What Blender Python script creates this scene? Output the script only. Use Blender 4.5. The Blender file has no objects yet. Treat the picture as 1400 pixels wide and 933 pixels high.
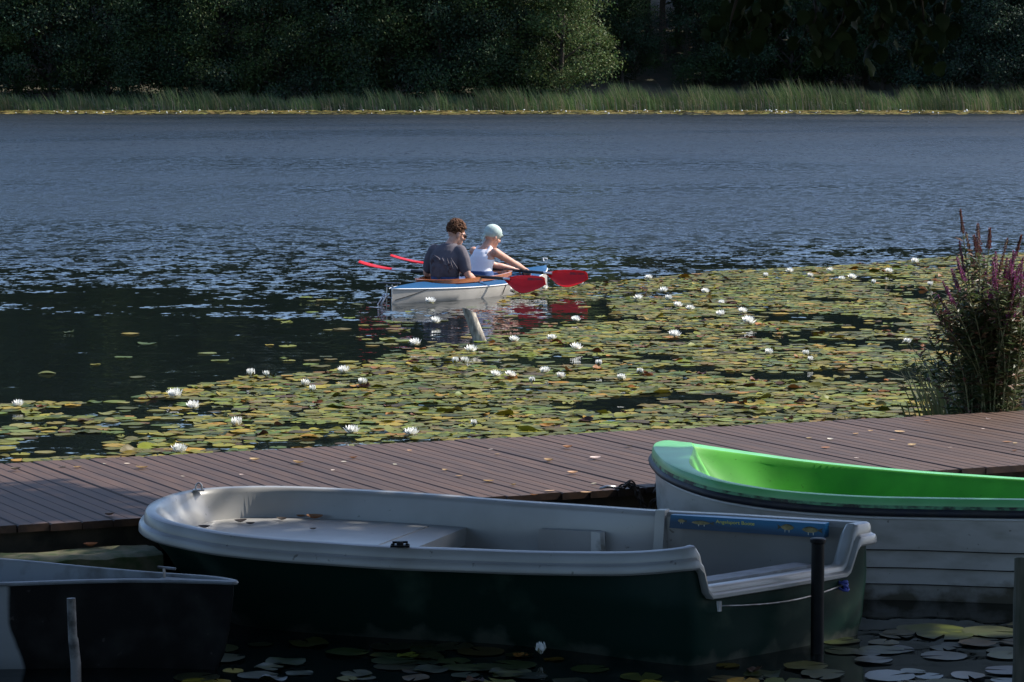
import bpy, bmesh, math, random
import numpy as np
from mathutils import Vector, Matrix, noise
random.seed(7); rng = np.random.default_rng(7)
R = math.radians
S = bpy.context.scene
COL = S.collection

# ------------------------------------------------------------------ camera
F, YH, HC = 4200.0, 105.0, 2.22          # focal length in photo pixels, horizon row, eye height
PITCH = math.atan((466.5 - YH) / F)
CA, SA = math.cos(PITCH), math.sin(PITCH)
cam = bpy.data.cameras.new('camera')
cam.sensor_width = 36.0; cam.lens = F * 36.0 / 1400.0
cam.clip_start = 0.1; cam.clip_end = 2000.0
camo = bpy.data.objects.new('camera', cam); COL.objects.link(camo)
camo.location = (0, 0, HC); camo.rotation_euler = (R(90) - PITCH, 0, 0)
S.camera = camo

# ------------------------------------------------------------------ sky and sun
SUN_AZ, SUN_EL = 22.0, 44.0              # azimuth measured from +X towards +Y
SD = Vector((math.cos(R(SUN_EL)) * math.cos(R(SUN_AZ)), math.cos(R(SUN_EL)) * math.sin(R(SUN_AZ)), math.sin(R(SUN_EL))))
w = bpy.data.worlds.new('World'); S.world = w; w.use_nodes = True
nt = w.node_tree; bg = nt.nodes['Background']
sky = nt.nodes.new('ShaderNodeTexSky'); sky.sky_type = 'NISHITA'; sky.sun_disc = False
sky.sun_elevation = R(SUN_EL); sky.sun_rotation = R(90 - SUN_AZ)
sky.air_density = 1.0; sky.dust_density = 2.2; sky.ozone_density = 5.5
nt.links.new(sky.outputs[0], bg.inputs[0]); bg.inputs[1].default_value = 0.15
sun = bpy.data.lights.new('sun', 'SUN'); sun.energy = 5.0; sun.angle = R(0.53); sun.color = (1.0, 0.94, 0.85)
suno = bpy.data.objects.new('sun', sun); COL.objects.link(suno)
suno.rotation_euler = (-SD).to_track_quat('-Z', 'Y').to_euler(); suno.location = (20, 10, 30)
S.view_settings.view_transform = 'Standard'; S.view_settings.look = 'None'
S.view_settings.exposure = 0.82; S.view_settings.gamma = 1.0; S.view_settings.use_curve_mapping = False

# ------------------------------------------------------------------ helpers
def ray(px, py):
    u = (466.5 - py) / F
    return Vector(((px - 700) / F, CA + u * SA, -SA + u * CA))
def unp(px, py, z=0.0):                   # the point at height z seen at a photo pixel
    d = ray(px, py); t = (z - HC) / d.z
    return Vector((d.x * t, d.y * t, z))
def proj(x, y, z=0.0):
    z -= HC; d = y * CA - z * SA
    return 700 + F * x / d, 466.5 - F * (y * SA + z * CA) / d
def ss(a, b, x):
    t = min(1.0, max(0.0, (x - a) / (b - a))); return t * t * (3 - 2 * t)
def inpoly(x, y, P):
    r = False; j = len(P) - 1
    for i in range(len(P)):
        if (P[i][1] > y) != (P[j][1] > y) and x < (P[j][0] - P[i][0]) * (y - P[i][1]) / (P[j][1] - P[i][1]) + P[i][0]: r = not r
        j = i
    return r

def mat(name, col, rough=0.6, col2=None, nscale=8.0, detail=4.0, bump=0.0, bscale=None, spec=0.5, metal=0.0, coat=0.0,
        rand=0.0, attr=None, trans=0.0, stretch=None, lo=0.35, hi=0.65, rough2=None, speck=None, scum=None):
    m = bpy.data.materials.new(name); m.use_nodes = True
    n = m.node_tree.nodes; l = m.node_tree.links; b = n['Principled BSDF']
    b.inputs['Roughness'].default_value = rough; b.inputs['Metallic'].default_value = metal
    b.inputs['Specular IOR Level'].default_value = spec; b.inputs['Coat Weight'].default_value = coat
    b.inputs['Coat Roughness'].default_value = 0.12
    tc = n.new('ShaderNodeTexCoord'); vec = tc.outputs['Object']
    if stretch:
        mp = n.new('ShaderNodeMapping'); mp.inputs['Scale'].default_value = stretch
        l.new(vec, mp.inputs['Vector']); vec = mp.outputs[0]
    nz = n.new('ShaderNodeTexNoise'); nz.inputs['Scale'].default_value = nscale; nz.inputs['Detail'].default_value = detail
    l.new(vec, nz.inputs['Vector'])
    if attr:
        at = n.new('ShaderNodeAttribute'); at.attribute_name = attr
        base = at.outputs['Color']
    else:
        rg = n.new('ShaderNodeRGB'); rg.outputs[0].default_value = (*col, 1); base = rg.outputs[0]
    if col2 is not None:
        mr = n.new('ShaderNodeMapRange'); mr.inputs['From Min'].default_value = lo; mr.inputs['From Max'].default_value = hi
        l.new(nz.outputs['Fac'], mr.inputs['Value'])
        mx = n.new('ShaderNodeMix'); mx.data_type = 'RGBA'
        l.new(mr.outputs[0], mx.inputs['Factor']); l.new(base, mx.inputs['A']); mx.inputs['B'].default_value = (*col2, 1)
        base = mx.outputs['Result']
        if rough2 is not None:
            m2 = n.new('ShaderNodeMapRange'); l.new(mr.outputs[0], m2.inputs['Value'])
            m2.inputs['To Min'].default_value = rough; m2.inputs['To Max'].default_value = rough2
            l.new(m2.outputs[0], b.inputs['Roughness'])
    if speck:
        ns = n.new('ShaderNodeTexNoise'); ns.inputs['Scale'].default_value = speck[0]; ns.inputs['Detail'].default_value = 3; l.new(tc.outputs['Object'], ns.inputs['Vector'])
        mr = n.new('ShaderNodeMapRange'); mr.inputs['From Min'].default_value = speck[1]; mr.inputs['From Max'].default_value = speck[1] + 0.05; mr.inputs['To Max'].default_value = speck[3] if len(speck) > 3 else 0.8
        l.new(ns.outputs['Fac'], mr.inputs['Value']); mx = n.new('ShaderNodeMix'); mx.data_type = 'RGBA'
        l.new(mr.outputs[0], mx.inputs['Factor']); l.new(base, mx.inputs['A']); mx.inputs['B'].default_value = (*speck[2], 1); base = mx.outputs['Result']
    if scum:                                              # dried algae and scale along the waterline
        sz = n.new('ShaderNodeSeparateXYZ'); l.new(tc.outputs['Object'], sz.inputs[0])
        ns = n.new('ShaderNodeTexNoise'); ns.inputs['Scale'].default_value = 9; ns.inputs['Detail'].default_value = 8; l.new(tc.outputs['Object'], ns.inputs['Vector'])
        ad = n.new('ShaderNodeMath'); ad.operation = 'MULTIPLY_ADD'; l.new(ns.outputs['Fac'], ad.inputs[0]); ad.inputs[1].default_value = -0.30; l.new(sz.outputs['Z'], ad.inputs[2])
        mr = n.new('ShaderNodeMapRange'); mr.inputs['From Min'].default_value = scum[0]; mr.inputs['From Max'].default_value = scum[1]; mr.inputs['To Min'].default_value = 0.85; mr.inputs['To Max'].default_value = 0.0
        l.new(ad.outputs[0], mr.inputs['Value']); mx = n.new('ShaderNodeMix'); mx.data_type = 'RGBA'
        l.new(mr.outputs[0], mx.inputs['Factor']); l.new(base, mx.inputs['A']); mx.inputs['B'].default_value = (*scum[2], 1); base = mx.outputs['Result']
    if rand > 0:
        oi = n.new('ShaderNodeObjectInfo'); mm = n.new('ShaderNodeMapRange')
        mm.inputs['To Min'].default_value = 1 - rand; mm.inputs['To Max'].default_value = 1 + rand
        l.new(oi.outputs['Random'], mm.inputs['Value'])
        hs = n.new('ShaderNodeHueSaturation'); l.new(mm.outputs[0], hs.inputs['Value']); l.new(base, hs.inputs['Color'])
        base = hs.outputs[0]
    l.new(base, b.inputs['Base Color'])
    if bump > 0:
        nb = nz
        if bscale:
            nb = n.new('ShaderNodeTexNoise'); nb.inputs['Scale'].default_value = bscale; nb.inputs['Detail'].default_value = 4
            l.new(vec, nb.inputs['Vector'])
        bp = n.new('ShaderNodeBump'); bp.inputs['Strength'].default_value = 1.0; bp.inputs['Distance'].default_value = bump
        l.new(nb.outputs['Fac'], bp.inputs['Height']); l.new(bp.outputs[0], b.inputs['Normal'])
    if trans > 0:
        out = n['Material Output']; tb = n.new('ShaderNodeBsdfTranslucent'); ms = n.new('ShaderNodeMixShader')
        l.new(base, tb.inputs['Color']); ms.inputs[0].default_value = trans
        l.new(b.outputs[0], ms.inputs[1]); l.new(tb.outputs[0], ms.inputs[2]); l.new(ms.outputs[0], out.inputs[0])
    return m

class MB:
    def __init__(s): s.v = []; s.f = []; s.m = []; s.c = []
    def add(s, vs, fs, mi=0, col=None):
        o = len(s.v); s.v += [tuple(p) for p in vs]; s.f += [tuple(i + o for i in f) for f in fs]; s.m += [mi] * len(fs)
        if col is not None: s.c += [col] * len(vs)
    def box(s, c, size, rot=None, mi=0):
        hx, hy, hz = size[0] / 2, size[1] / 2, size[2] / 2
        P = [Vector((x, y, z)) for z in (-hz, hz) for y in (-hy, hy) for x in (-hx, hx)]
        if rot is not None: P = [rot @ p for p in P]
        c = Vector(c)
        s.add([p + c for p in P], [(0, 2, 3, 1), (4, 5, 7, 6), (0, 1, 5, 4), (2, 6, 7, 3), (0, 4, 6, 2), (1, 3, 7, 5)], mi)
    def tube(s, pts, rad, n=8, mi=0, cap=True, flat=1.0, closed=False):
        pts = [Vector(p) for p in pts]; k = len(pts)
        if not hasattr(rad, '__len__'): rad = [rad] * k
        up = Vector((0.013, 0.02, 1)); vs = []
        for i, p in enumerate(pts):
            a = pts[(i - 1) % k] if (i > 0 or closed) else p
            b = pts[(i + 1) % k] if (i < k - 1 or closed) else p
            t = (b - a).normalized()
            if abs(t.dot(up.normalized())) > 0.95 and i == 0: up = Vector((1, 0.02, 0.013))
            x = t.cross(up).normalized(); y = x.cross(t).normalized(); up = y
            for j in range(n):
                an = 2 * math.pi * j / n
                vs.append(p + x * math.cos(an) * rad[i] + y * math.sin(an) * rad[i] * flat)
        fs = []
        for i in range(k if closed else k - 1):
            i2 = (i + 1) % k
            for j in range(n):
                j2 = (j + 1) % n; fs.append((i * n + j, i * n + j2, i2 * n + j2, i2 * n + j))
        if cap and not closed: fs += [tuple(range(n - 1, -1, -1)), tuple((k - 1) * n + j for j in range(n))]
        s.add(vs, fs, mi)
    def ell(s, c, r, nu=14, nv=9, rot=None, mi=0):
        c = Vector(c); vs = []; fs = []
        for i in range(nv + 1):
            ph = math.pi * i / nv
            for j in range(nu):
                th = 2 * math.pi * j / nu
                p = Vector((r[0] * math.sin(ph) * math.cos(th), r[1] * math.sin(ph) * math.sin(th), r[2] * math.cos(ph)))
                if rot is not None: p = rot @ p
                vs.append(c + p)
        for i in range(nv):
            for j in range(nu):
                j2 = (j + 1) % nu; fs.append((i * nu + j, (i + 1) * nu + j, (i + 1) * nu + j2, i * nu + j2))
        s.add(vs, fs, mi)
    def loft(s, rings, closed=True, mi=0, caps=False):
        n = len(rings[0]); vs = [p for r in rings for p in r]; fs = []
        for i in range(len(rings) - 1):
            for j in range(n if closed else n - 1):
                j2 = (j + 1) % n; fs.append((i * n + j, i * n + j2, (i + 1) * n + j2, (i + 1) * n + j))
        if caps: fs += [tuple(range(n - 1, -1, -1)), tuple((len(rings) - 1) * n + j for j in range(n))]
        s.add(vs, fs, mi)
    def mesh(s, name, mats, smooth=False):
        me = bpy.data.meshes.new(name); me.from_pydata(s.v, [], s.f)
        for m in (mats if isinstance(mats, (list, tuple)) else [mats]): me.materials.append(m)
        if any(s.m): me.polygons.foreach_set('material_index', s.m)
        if s.c:
            a = me.color_attributes.new('Col', 'FLOAT_COLOR', 'POINT')
            a.data.foreach_set('color', np.array([(*c, 1.0) for c in s.c], dtype=np.float32).ravel())
        me.validate(); me.update()
        if smooth:
            me.polygons.foreach_set('use_smooth', [True] * len(me.polygons))
            if smooth is not True: me.set_sharp_from_angle(angle=R(smooth))
        return me
    def build(s, name, mats, parent=None, smooth=False, loc=None):
        o = bpy.data.objects.new(name, s.mesh(name, mats, smooth)); COL.objects.link(o)
        if parent is not None: o.parent = parent
        if loc is not None: o.location = loc
        return o
def tag(o, label, cat, group=None):
    o['label'] = label; o['category'] = cat
    if group: o['group'] = group
    return o
def struct(o): o['kind'] = 'structure'; return o
def stuff(o): o['kind'] = 'stuff'; return o
def thing(name, loc, label, cat, group=None, rz=0.0):
    o = bpy.data.objects.new(name, None); o.empty_display_size = 0.1; COL.objects.link(o)
    o.location = loc; o.rotation_euler = (0, 0, rz); return tag(o, label, cat, group)
def obj(name, me, parent=None, loc=None, rot=None, scale=None):
    o = bpy.data.objects.new(name, me); COL.objects.link(o)
    if parent is not None: o.parent = parent
    if loc is not None: o.location = loc
    if rot is not None: o.rotation_euler = rot
    if scale is not None: o.scale = (scale,) * 3 if not hasattr(scale, '__len__') else scale
    return o
def remesh(mb, voxel, smooth=6, fac=0.5):
    """fuse overlapping shapes into one continuous skin"""
    me = mb.mesh('tmp', []); o = bpy.data.objects.new('tmp', me); COL.objects.link(o)
    m = o.modifiers.new('r', 'REMESH'); m.mode = 'VOXEL'; m.voxel_size = voxel
    m = o.modifiers.new('s', 'SMOOTH'); m.iterations = smooth; m.factor = fac
    dg = bpy.context.evaluated_depsgraph_get(); dg.update()
    r = bpy.data.meshes.new_from_object(o.evaluated_get(dg))
    bpy.data.objects.remove(o); bpy.data.meshes.remove(me)
    r.materials.clear(); r.polygons.foreach_set('use_smooth', [True] * len(r.polygons))
    return r
def catmull(P, n=8):
    P = [Vector(p) for p in P]; out = []
    for i in range(len(P) - 1):
        a = P[i - 1] if i > 0 else P[i] * 2 - P[i + 1]; b = P[i]; c = P[i + 1]; d = P[i + 2] if i + 2 < len(P) else c * 2 - b
        for k in range(n):
            t = k / n
            out.append(0.5 * ((2 * b) + (c - a) * t + (2 * a - 5 * b + 4 * c - d) * t * t + (3 * b - a - 3 * c + d) * t ** 3))
    out.append(P[-1]); return out

# ------------------------------------------------------------------ materials
M = {}
M['board'] = mat('dock board', (0.072, 0.039, 0.024), 0.65, (0.042, 0.024, 0.017), 2.0, 6, 0.0, None, rand=0.14, stretch=(10, 1, 10), spec=0.3, speck=(55, 0.72, (0.19, 0.13, 0.08), 0.6))
M['beam'] = mat('old beam', (0.10, 0.075, 0.05), 0.85, (0.035, 0.03, 0.02), 9, 6, 0.006)
M['moss'] = mat('mossy beam', (0.16, 0.14, 0.08), 0.9, (0.05, 0.075, 0.02), 14, 6, 0.01)
M['wood'] = mat('weathered pile', (0.12, 0.10, 0.075), 0.9, (0.035, 0.04, 0.02), 7, 6, 0.01, stretch=(3, 3, 0.6))
M['stake'] = mat('bleached wood', (0.46, 0.41, 0.33), 0.8, (0.13, 0.11, 0.085), 16, 6, 0.008, stretch=(2, 2, 0.5))
M['gel'] = mat('white gelcoat', (0.30, 0.295, 0.285), 0.28, (0.22, 0.215, 0.20), 2.2, 6, 0.0006, 6, spec=0.5, coat=0.25, rough2=0.42, speck=(26, 0.70, (0.06, 0.05, 0.04)))
M['gel_dirty'] = mat('grimy white gelcoat', (0.50, 0.49, 0.46), 0.35, (0.12, 0.10, 0.07), 11, 8, 0.0008, spec=0.45, lo=0.55, hi=0.72)
M['green_hull'] = mat('dark green hull', (0.004, 0.018, 0.013), 0.36, (0.03, 0.05, 0.035), 5, 8, 0.001, lo=0.56, hi=0.8, spec=0.15, scum=(-0.165, -0.11, (0.06, 0.065, 0.05)))
M['green_rim'] = mat('pale green gelcoat', (0.13, 0.46, 0.17), 0.4, (0.10, 0.36, 0.12), 5, 5, spec=0.5, coat=0.15)
M['green_in'] = mat('bright green gelcoat', (0.085, 0.40, 0.045), 0.45, (0.045, 0.24, 0.03), 3.0, 8, spec=0.35, rough2=0.6, speck=(34, 0.69, (0.03, 0.09, 0.02), 0.6))
M['algae'] = mat('algae stained green', (0.09, 0.28, 0.14), 0.5, (0.012, 0.016, 0.010), 22, 8, lo=0.42, hi=0.6)
M['white_hull'] = mat('white painted hull', (0.47, 0.45, 0.42), 0.4, (0.27, 0.25, 0.21), 6, 8, 0.001, lo=0.45, hi=0.85, stretch=(1, 1, 2.5), speck=(30, 0.70, (0.05, 0.045, 0.03), 0.6), scum=(-0.14, -0.08, (0.10, 0.085, 0.05)))
M['rubber'] = mat('navy rubber', (0.012, 0.015, 0.028), 0.55, (0.03, 0.03, 0.03), 14)
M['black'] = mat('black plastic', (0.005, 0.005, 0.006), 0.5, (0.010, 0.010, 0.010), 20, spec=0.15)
M['dark_boat'] = mat('dark navy hull', (0.007, 0.007, 0.007), 0.6, (0.022, 0.021, 0.019), 6, 8, lo=0.5, hi=0.75, spec=0.08, speck=(24, 0.69, (0.06, 0.05, 0.045), 0.6))
M['pale_boat'] = mat('chalky pale hull', (0.40, 0.42, 0.44), 0.55, (0.22, 0.22, 0.22), 9, 8, lo=0.5, hi=0.75)
M['grey_in'] = mat('grey boat lining', (0.17, 0.185, 0.20), 0.6, (0.07, 0.068, 0.066), 10, 8, lo=0.5, hi=0.75)
M['steel'] = mat('dull steel', (0.42, 0.42, 0.43), 0.38, (0.25, 0.22, 0.2), 30, metal=0.9)
M['rust'] = mat('dark rusted chain', (0.03, 0.022, 0.018), 0.55, (0.09, 0.06, 0.045), 60, metal=0.5)
M['pipe'] = mat('flaking painted pipe', (0.17, 0.16, 0.15), 0.6, (0.03, 0.027, 0.024), 14, 8, 0.002, lo=0.45, hi=0.6)
M['rope'] = mat('blue rope', (0.03, 0.05, 0.28), 0.8, (0.08, 0.10, 0.30), 60)
M['sticker'] = mat('printed blue sticker', (0.006, 0.13, 0.27), 0.4, (0.004, 0.04, 0.09), 1.0)
M['fish'] = mat('printed fish', (0.30, 0.24, 0.10), 0.4, (0.13, 0.12, 0.05), 50)
M['fin'] = mat('printed fin', (0.45, 0.47, 0.40), 0.4)
M['fishdark'] = mat('printed dark fish back', (0.05, 0.05, 0.025), 0.4)
M['letter'] = mat('yellow lettering', (0.62, 0.58, 0.06), 0.4)
M['kayak_hull'] = mat('grey white canvas hull', (0.33, 0.31, 0.275), 0.55, (0.26, 0.245, 0.215), 5, 5)
M['kayak_deck'] = mat('blue canvas deck', (0.006, 0.050, 0.125), 0.6, (0.008, 0.060, 0.145), 4, 5, 0.004, spec=0.1)
M['kayak_trim'] = mat('white trim', (0.62, 0.62, 0.62), 0.5)
M['varnish'] = mat('varnished wood', (0.40, 0.12, 0.03), 0.3, (0.28, 0.075, 0.02), 6, 5, coat=0.5, stretch=(1, 8, 8))
M['red'] = mat('red paddle blade', (0.68, 0.012, 0.014), 0.3, (0.60, 0.010, 0.012), 8, spec=0.5, trans=0.38)
M['reddark'] = mat('dark blade print', (0.22, 0.008, 0.010), 0.4)
M['shaft'] = mat('black shaft', (0.012, 0.012, 0.014), 0.35)
M['alu'] = mat('aluminium shaft', (0.55, 0.56, 0.58), 0.35, metal=0.8)
M['skin'] = mat('skin', (0.52, 0.29, 0.21), 0.5, (0.46, 0.24, 0.17), 30, spec=0.4)
M['tee'] = mat('charcoal cotton', (0.085, 0.074, 0.088), 0.9, (0.07, 0.062, 0.074), 20, 5, 0.006, 9)
M['tank'] = mat('white cotton', (0.74, 0.74, 0.78), 0.9, (0.68, 0.68, 0.73), 14, 5, 0.004, 9)
M['jeans'] = mat('blue denim', (0.018, 0.045, 0.13), 0.9, (0.035, 0.075, 0.19), 22, 6, 0.004, 14)
M['hair'] = mat('brown curly hair', (0.13, 0.055, 0.025), 0.7, (0.045, 0.020, 0.010), 40, 4, 0.004, spec=0.15)
M['cap'] = mat('pale grey green scarf', (0.40, 0.49, 0.45), 0.9, (0.32, 0.40, 0.37), 12, 5, 0.005, 18)
M['glass'] = mat('dark sunglasses', (0.006, 0.006, 0.007), 0.15)
M['eye'] = mat('eye', (0.08, 0.06, 0.05), 0.2)
M['pad'] = mat('lily pad', (0, 0, 0), 0.5, None, attr='Col', spec=0.14, trans=0.10)
M['pad_shaded'] = mat('shade darkened lily pad', (0, 0, 0), 0.35, None, attr='Col', spec=0.5)  # shaded copy of the pad material for the foreground leaves
M['petal'] = mat('white petal', (0.84, 0.84, 0.80), 0.5, trans=0.2)
M['stamen'] = mat('yellow stamens', (0.70, 0.50, 0.05), 0.6)
M['sepal'] = mat('olive sepal', (0.16, 0.15, 0.06), 0.6)
M['leaf_dry'] = mat('dry leaf', (0, 0, 0), 0.7, None, attr='Col', trans=0.15)
M['bark'] = mat('bark', (0.075, 0.055, 0.042), 0.95, (0.03, 0.024, 0.02), 8, 6, 0.02, stretch=(4, 4, 0.7))
M['bark_light'] = mat('reddish bark', (0.20, 0.13, 0.09), 0.95, (0.07, 0.05, 0.04), 6, 6, 0.02, stretch=(4, 4, 0.7))
M['leafB'] = mat('shaded near leaf', (0, 0, 0), 0.75, None, attr='Col', trans=0.1, spec=0.15)
M['leafA'] = mat('dark forest leaf', (0, 0, 0), 0.65, None, attr='Col', trans=0.22, spec=0.15)
M['reed'] = mat('reed', (0, 0, 0), 0.6, None, attr='Col', trans=0.25)
M['plant'] = mat('plant leaf', (0, 0, 0), 0.55, None, attr='Col', trans=0.25)
M['soil'] = mat('bank soil', (0.06, 0.042, 0.025), 0.95, (0.03, 0.04, 0.015), 1.5, 8, 0.03)
M['bed'] = mat('lake bed mud', (0.03, 0.03, 0.02), 0.95)
def jit(c, a=0.25, b=0.08):
    k = 1 + random.uniform(-a, a); return tuple(max(0.002, x * k * (1 + random.uniform(-b, b))) for x in c)

def water_mat():
    m = bpy.data.materials.new('lake water'); m.use_nodes = True
    n = m.node_tree.nodes; l = m.node_tree.links; b = n['Principled BSDF']
    b.inputs['Base Color'].default_value = (0.006, 0.009, 0.009, 1); b.inputs['Roughness'].default_value = 0.03
    b.inputs['IOR'].default_value = 1.333
    g = n.new('ShaderNodeNewGeometry'); pos = g.outputs['Position']
    def vmath(op, a, bb=None, sc=None):
        v = n.new('ShaderNodeVectorMath'); v.operation = op
        l.new(a, v.inputs[0]) if not isinstance(a, tuple) else setattr(v.inputs[0], 'default_value', a)
        if bb is not None: l.new(bb, v.inputs[1]) if not isinstance(bb, tuple) else setattr(v.inputs[1], 'default_value', bb)
        if sc is not None: l.new(sc, v.inputs['Scale']) if not isinstance(sc, float) else setattr(v.inputs['Scale'], 'default_value', sc)
        return v.outputs[0]
    def mth(op, a, bb=0.0, cl=False):
        v = n.new('ShaderNodeMath'); v.operation = op; v.use_clamp = cl
        for i, x in enumerate((a, bb)): l.new(x, v.inputs[i]) if not isinstance(x, float) else setattr(v.inputs[i], 'default_value', x)
        return v.outputs[0]
    def noi(scale, det=2.0, rough=0.5):
        v = vmath('MULTIPLY', pos, scale); t = n.new('ShaderNodeTexNoise'); t.inputs['Scale'].default_value = 1.0
        t.inputs['Detail'].default_value = det; t.inputs['Roughness'].default_value = rough; l.new(v, t.inputs['Vector']); return t
    # wind: ripples grow with the distance from the sheltered near shore, with slicks drifting across
    sep = n.new('ShaderNodeSeparateXYZ'); l.new(pos, sep.inputs[0])
    wob = noi((0.10, 0.06, 1), 3.0)
    y = mth('ADD', sep.outputs['Y'], mth('MULTIPLY', mth('SUBTRACT', wob.outputs['Fac'], 0.5), 15.0))
    wob2 = noi((0.35, 1.1, 1), 3.0)
    y = mth('ADD', y, mth('MULTIPLY', mth('SUBTRACT', wob2.outputs['Fac'], 0.5), 21.0))
    y = mth('ADD', y, mth('MULTIPLY', sep.outputs['X'], -0.35))
    mr = n.new('ShaderNodeMapRange'); mr.interpolation_type = 'SMOOTHSTEP'; l.new(y, mr.inputs['Value'])
    mr.inputs['From Min'].default_value = 28.0; mr.inputs['From Max'].default_value = 46.0
    mr.inputs['To Min'].default_value = 0.03; mr.inputs['To Max'].default_value = 1.0
    slick = noi((0.05, 0.07, 1), 3.0)
    ms = n.new('ShaderNodeMapRange'); l.new(slick.outputs['Fac'], ms.inputs['Value'])
    ms.inputs['From Min'].default_value = 0.36; ms.inputs['From Max'].default_value = 0.56
    ms.inputs['To Min'].default_value = 0.6; ms.inputs['To Max'].default_value = 1.0
    mf = n.new('ShaderNodeMapRange'); l.new(sep.outputs['Y'], mf.inputs['Value']); mf.inputs['From Min'].default_value = 45.0; mf.inputs['From Max'].default_value = 170.0; mf.inputs['To Max'].default_value = 1.9; mf.inputs['To Min'].default_value = 1.0
    amp = mth('MULTIPLY', mth('MULTIPLY', mr.outputs[0], ms.outputs[0]), mf.outputs[0])
    r1 = noi((9.0, 6.5, 1), 3.0, 0.6); r2 = noi((3.0, 1.6, 1), 2.0)
    c1 = vmath('SUBTRACT', r1.outputs['Color'], (0.5, 0.5, 0.5)); c2 = vmath('SUBTRACT', r2.outputs['Color'], (0.5, 0.5, 0.5))
    v = vmath('ADD', vmath('MULTIPLY', c1, (1.3, 2.9, 0)), vmath('MULTIPLY', c2, (0.6, 1.2, 0)))
    r3 = noi((1.1, 7.5, 1), 3.0, 0.6); c3 = vmath('SUBTRACT', r3.outputs['Color'], (0.5, 0.5, 0.5))
    v = vmath('ADD', vmath('SCALE', v, sc=amp), vmath('MULTIPLY', c3, (0.012, 0.085, 0)))
    v = vmath('NORMALIZE', vmath('ADD', v, (0.0, 0.0, 1.0)))
    l.new(v, b.inputs['Normal'])
    l.new(mth('ADD', mth('MULTIPLY', mth('POWER', amp, 1.1), 0.21), 0.02), b.inputs['Roughness'])
    return m
M['water'] = water_mat()

# ------------------------------------------------------------------ the setting: water, lake bed, shores
mb = MB(); mb.add([(-220, -30, 0), (220, -30, 0), (220, 215, 0), (-220, 215, 0)], [(0, 1, 2, 3)])
struct(mb.build('lake_water', M['water']))
def grid(name, x0, x1, nx, y0, y1, ny, fz, m):
    mb = MB(); vs = []; fs = []
    for j in range(ny + 1):
        for i in range(nx + 1):
            x = x0 + (x1 - x0) * i / nx; y = y0 + (y1 - y0) * j / ny; vs.append((x, y, fz(x, y)))
    for j in range(ny):
        for i in range(nx):
            a = j * (nx + 1) + i; fs.append((a, a + 1, a + nx + 2, a + nx + 1))
    mb.add(vs, fs); return struct(mb.build(name, m, smooth=True))
def far_z(x, y):
    d = y - 203.5 + 1.5 * noise.noise(Vector((x * 0.05, 0.3, 0)))
    return -1.0 + 1.35 * ss(-4, 4, d) + max(0, d - 3) * 0.10 + ss(14, 60, d) * 4 + 0.5 * noise.noise(Vector((x * 0.13, y * 0.13, 2))) * ss(0, 5, d)
grid('far_shore', -150, 150, 90, 192, 320, 50, far_z, M['soil'])
def near_z(x, y):
    a = ss(3.6, 5.0, x + 0.3 * noise.noise(Vector((x, y, 1)))) if y < 16.6 else ss(2.3, 3.3, x) * ss(24, 20, y)
    b = ss(7.2, 4.5, y)
    return -0.6 + 1.05 * max(a, b) + 0.05 * noise.noise(Vector((x * 1.3, y * 1.3, 3)))
grid('near_bank', -14, 16, 100, -12, 26, 130, near_z, M['soil'])

# ------------------------------------------------------------------ dock
EA = R(23.7); E_ = Vector((math.cos(EA), math.sin(EA), 0)); NN = Vector((math.sin(EA), -math.cos(EA), 0))   # along the dock, towards the camera
DB = Vector((0.19, 15.98, 0.35)); DW = 2.06           # a point on the far edge, width
dock = thing('dock', DB + NN * DW * 0.5, 'brown composite board dock running across the water behind the moored boats', 'dock')
bw = 0.136; gap = 0.0035; th = 0.032
def board_mesh(k):
    mb = MB(); r = 0.005; L = DW + random.uniform(-0.012, 0.012)
    prof = [(-bw / 2, -th), (-bw / 2, -r), (-bw / 2 + r, 0)]
    for gx in (0.0,): prof += [(gx - 0.004, 0), (gx - 0.002, -0.0016), (gx + 0.002, -0.0016), (gx + 0.004, 0)]
    prof += [(bw / 2 - r, 0), (bw / 2, -r), (bw / 2, -th)]
    rings = [[Vector((x, s * L / 2, z)) for x, z in prof] for s in (-1, 1)]
    mb.loft(rings, closed=True, caps=True); return mb.mesh('board', M['board'])
bms = [board_mesh(i) for i in range(5)]
for i in range(-46, 34):
    o = obj('board', bms[i % 5], dock, loc=E_ * i * (bw + gap) + NN * random.uniform(-0.008, 0.008) + Vector((0, 0, random.uniform(-0.002, 0.002))))
    o.rotation_euler = (0, 0, EA + 0.045 + random.uniform(-0.002, 0.002))
for off in (-0.80, 0.0, 0.80):
    jh = .30 if off < -.5 else .14; mb = MB(); mb.box((0, 0, -th - 0.002 - jh / 2), (11.2, 0.09, jh))
    o = mb.build('joist', M['beam'], dock, loc=NN * off - E_ * 0.85); o.rotation_euler = (0, 0, EA)
for e in (-5.2, -2.6, 0.0, 2.6, 4.4):
    for off in (-0.86, 0.86):
        mb = MB(); mb.tube([(0, 0, -1.1), (0, 0, -th - 0.002)], 0.06, 10)
        mb.build('post', M['wood'], dock, loc=NN * off + E_ * (e + 0.11))
DF = DB + NN * DW                                       # a point on the near edge
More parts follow.
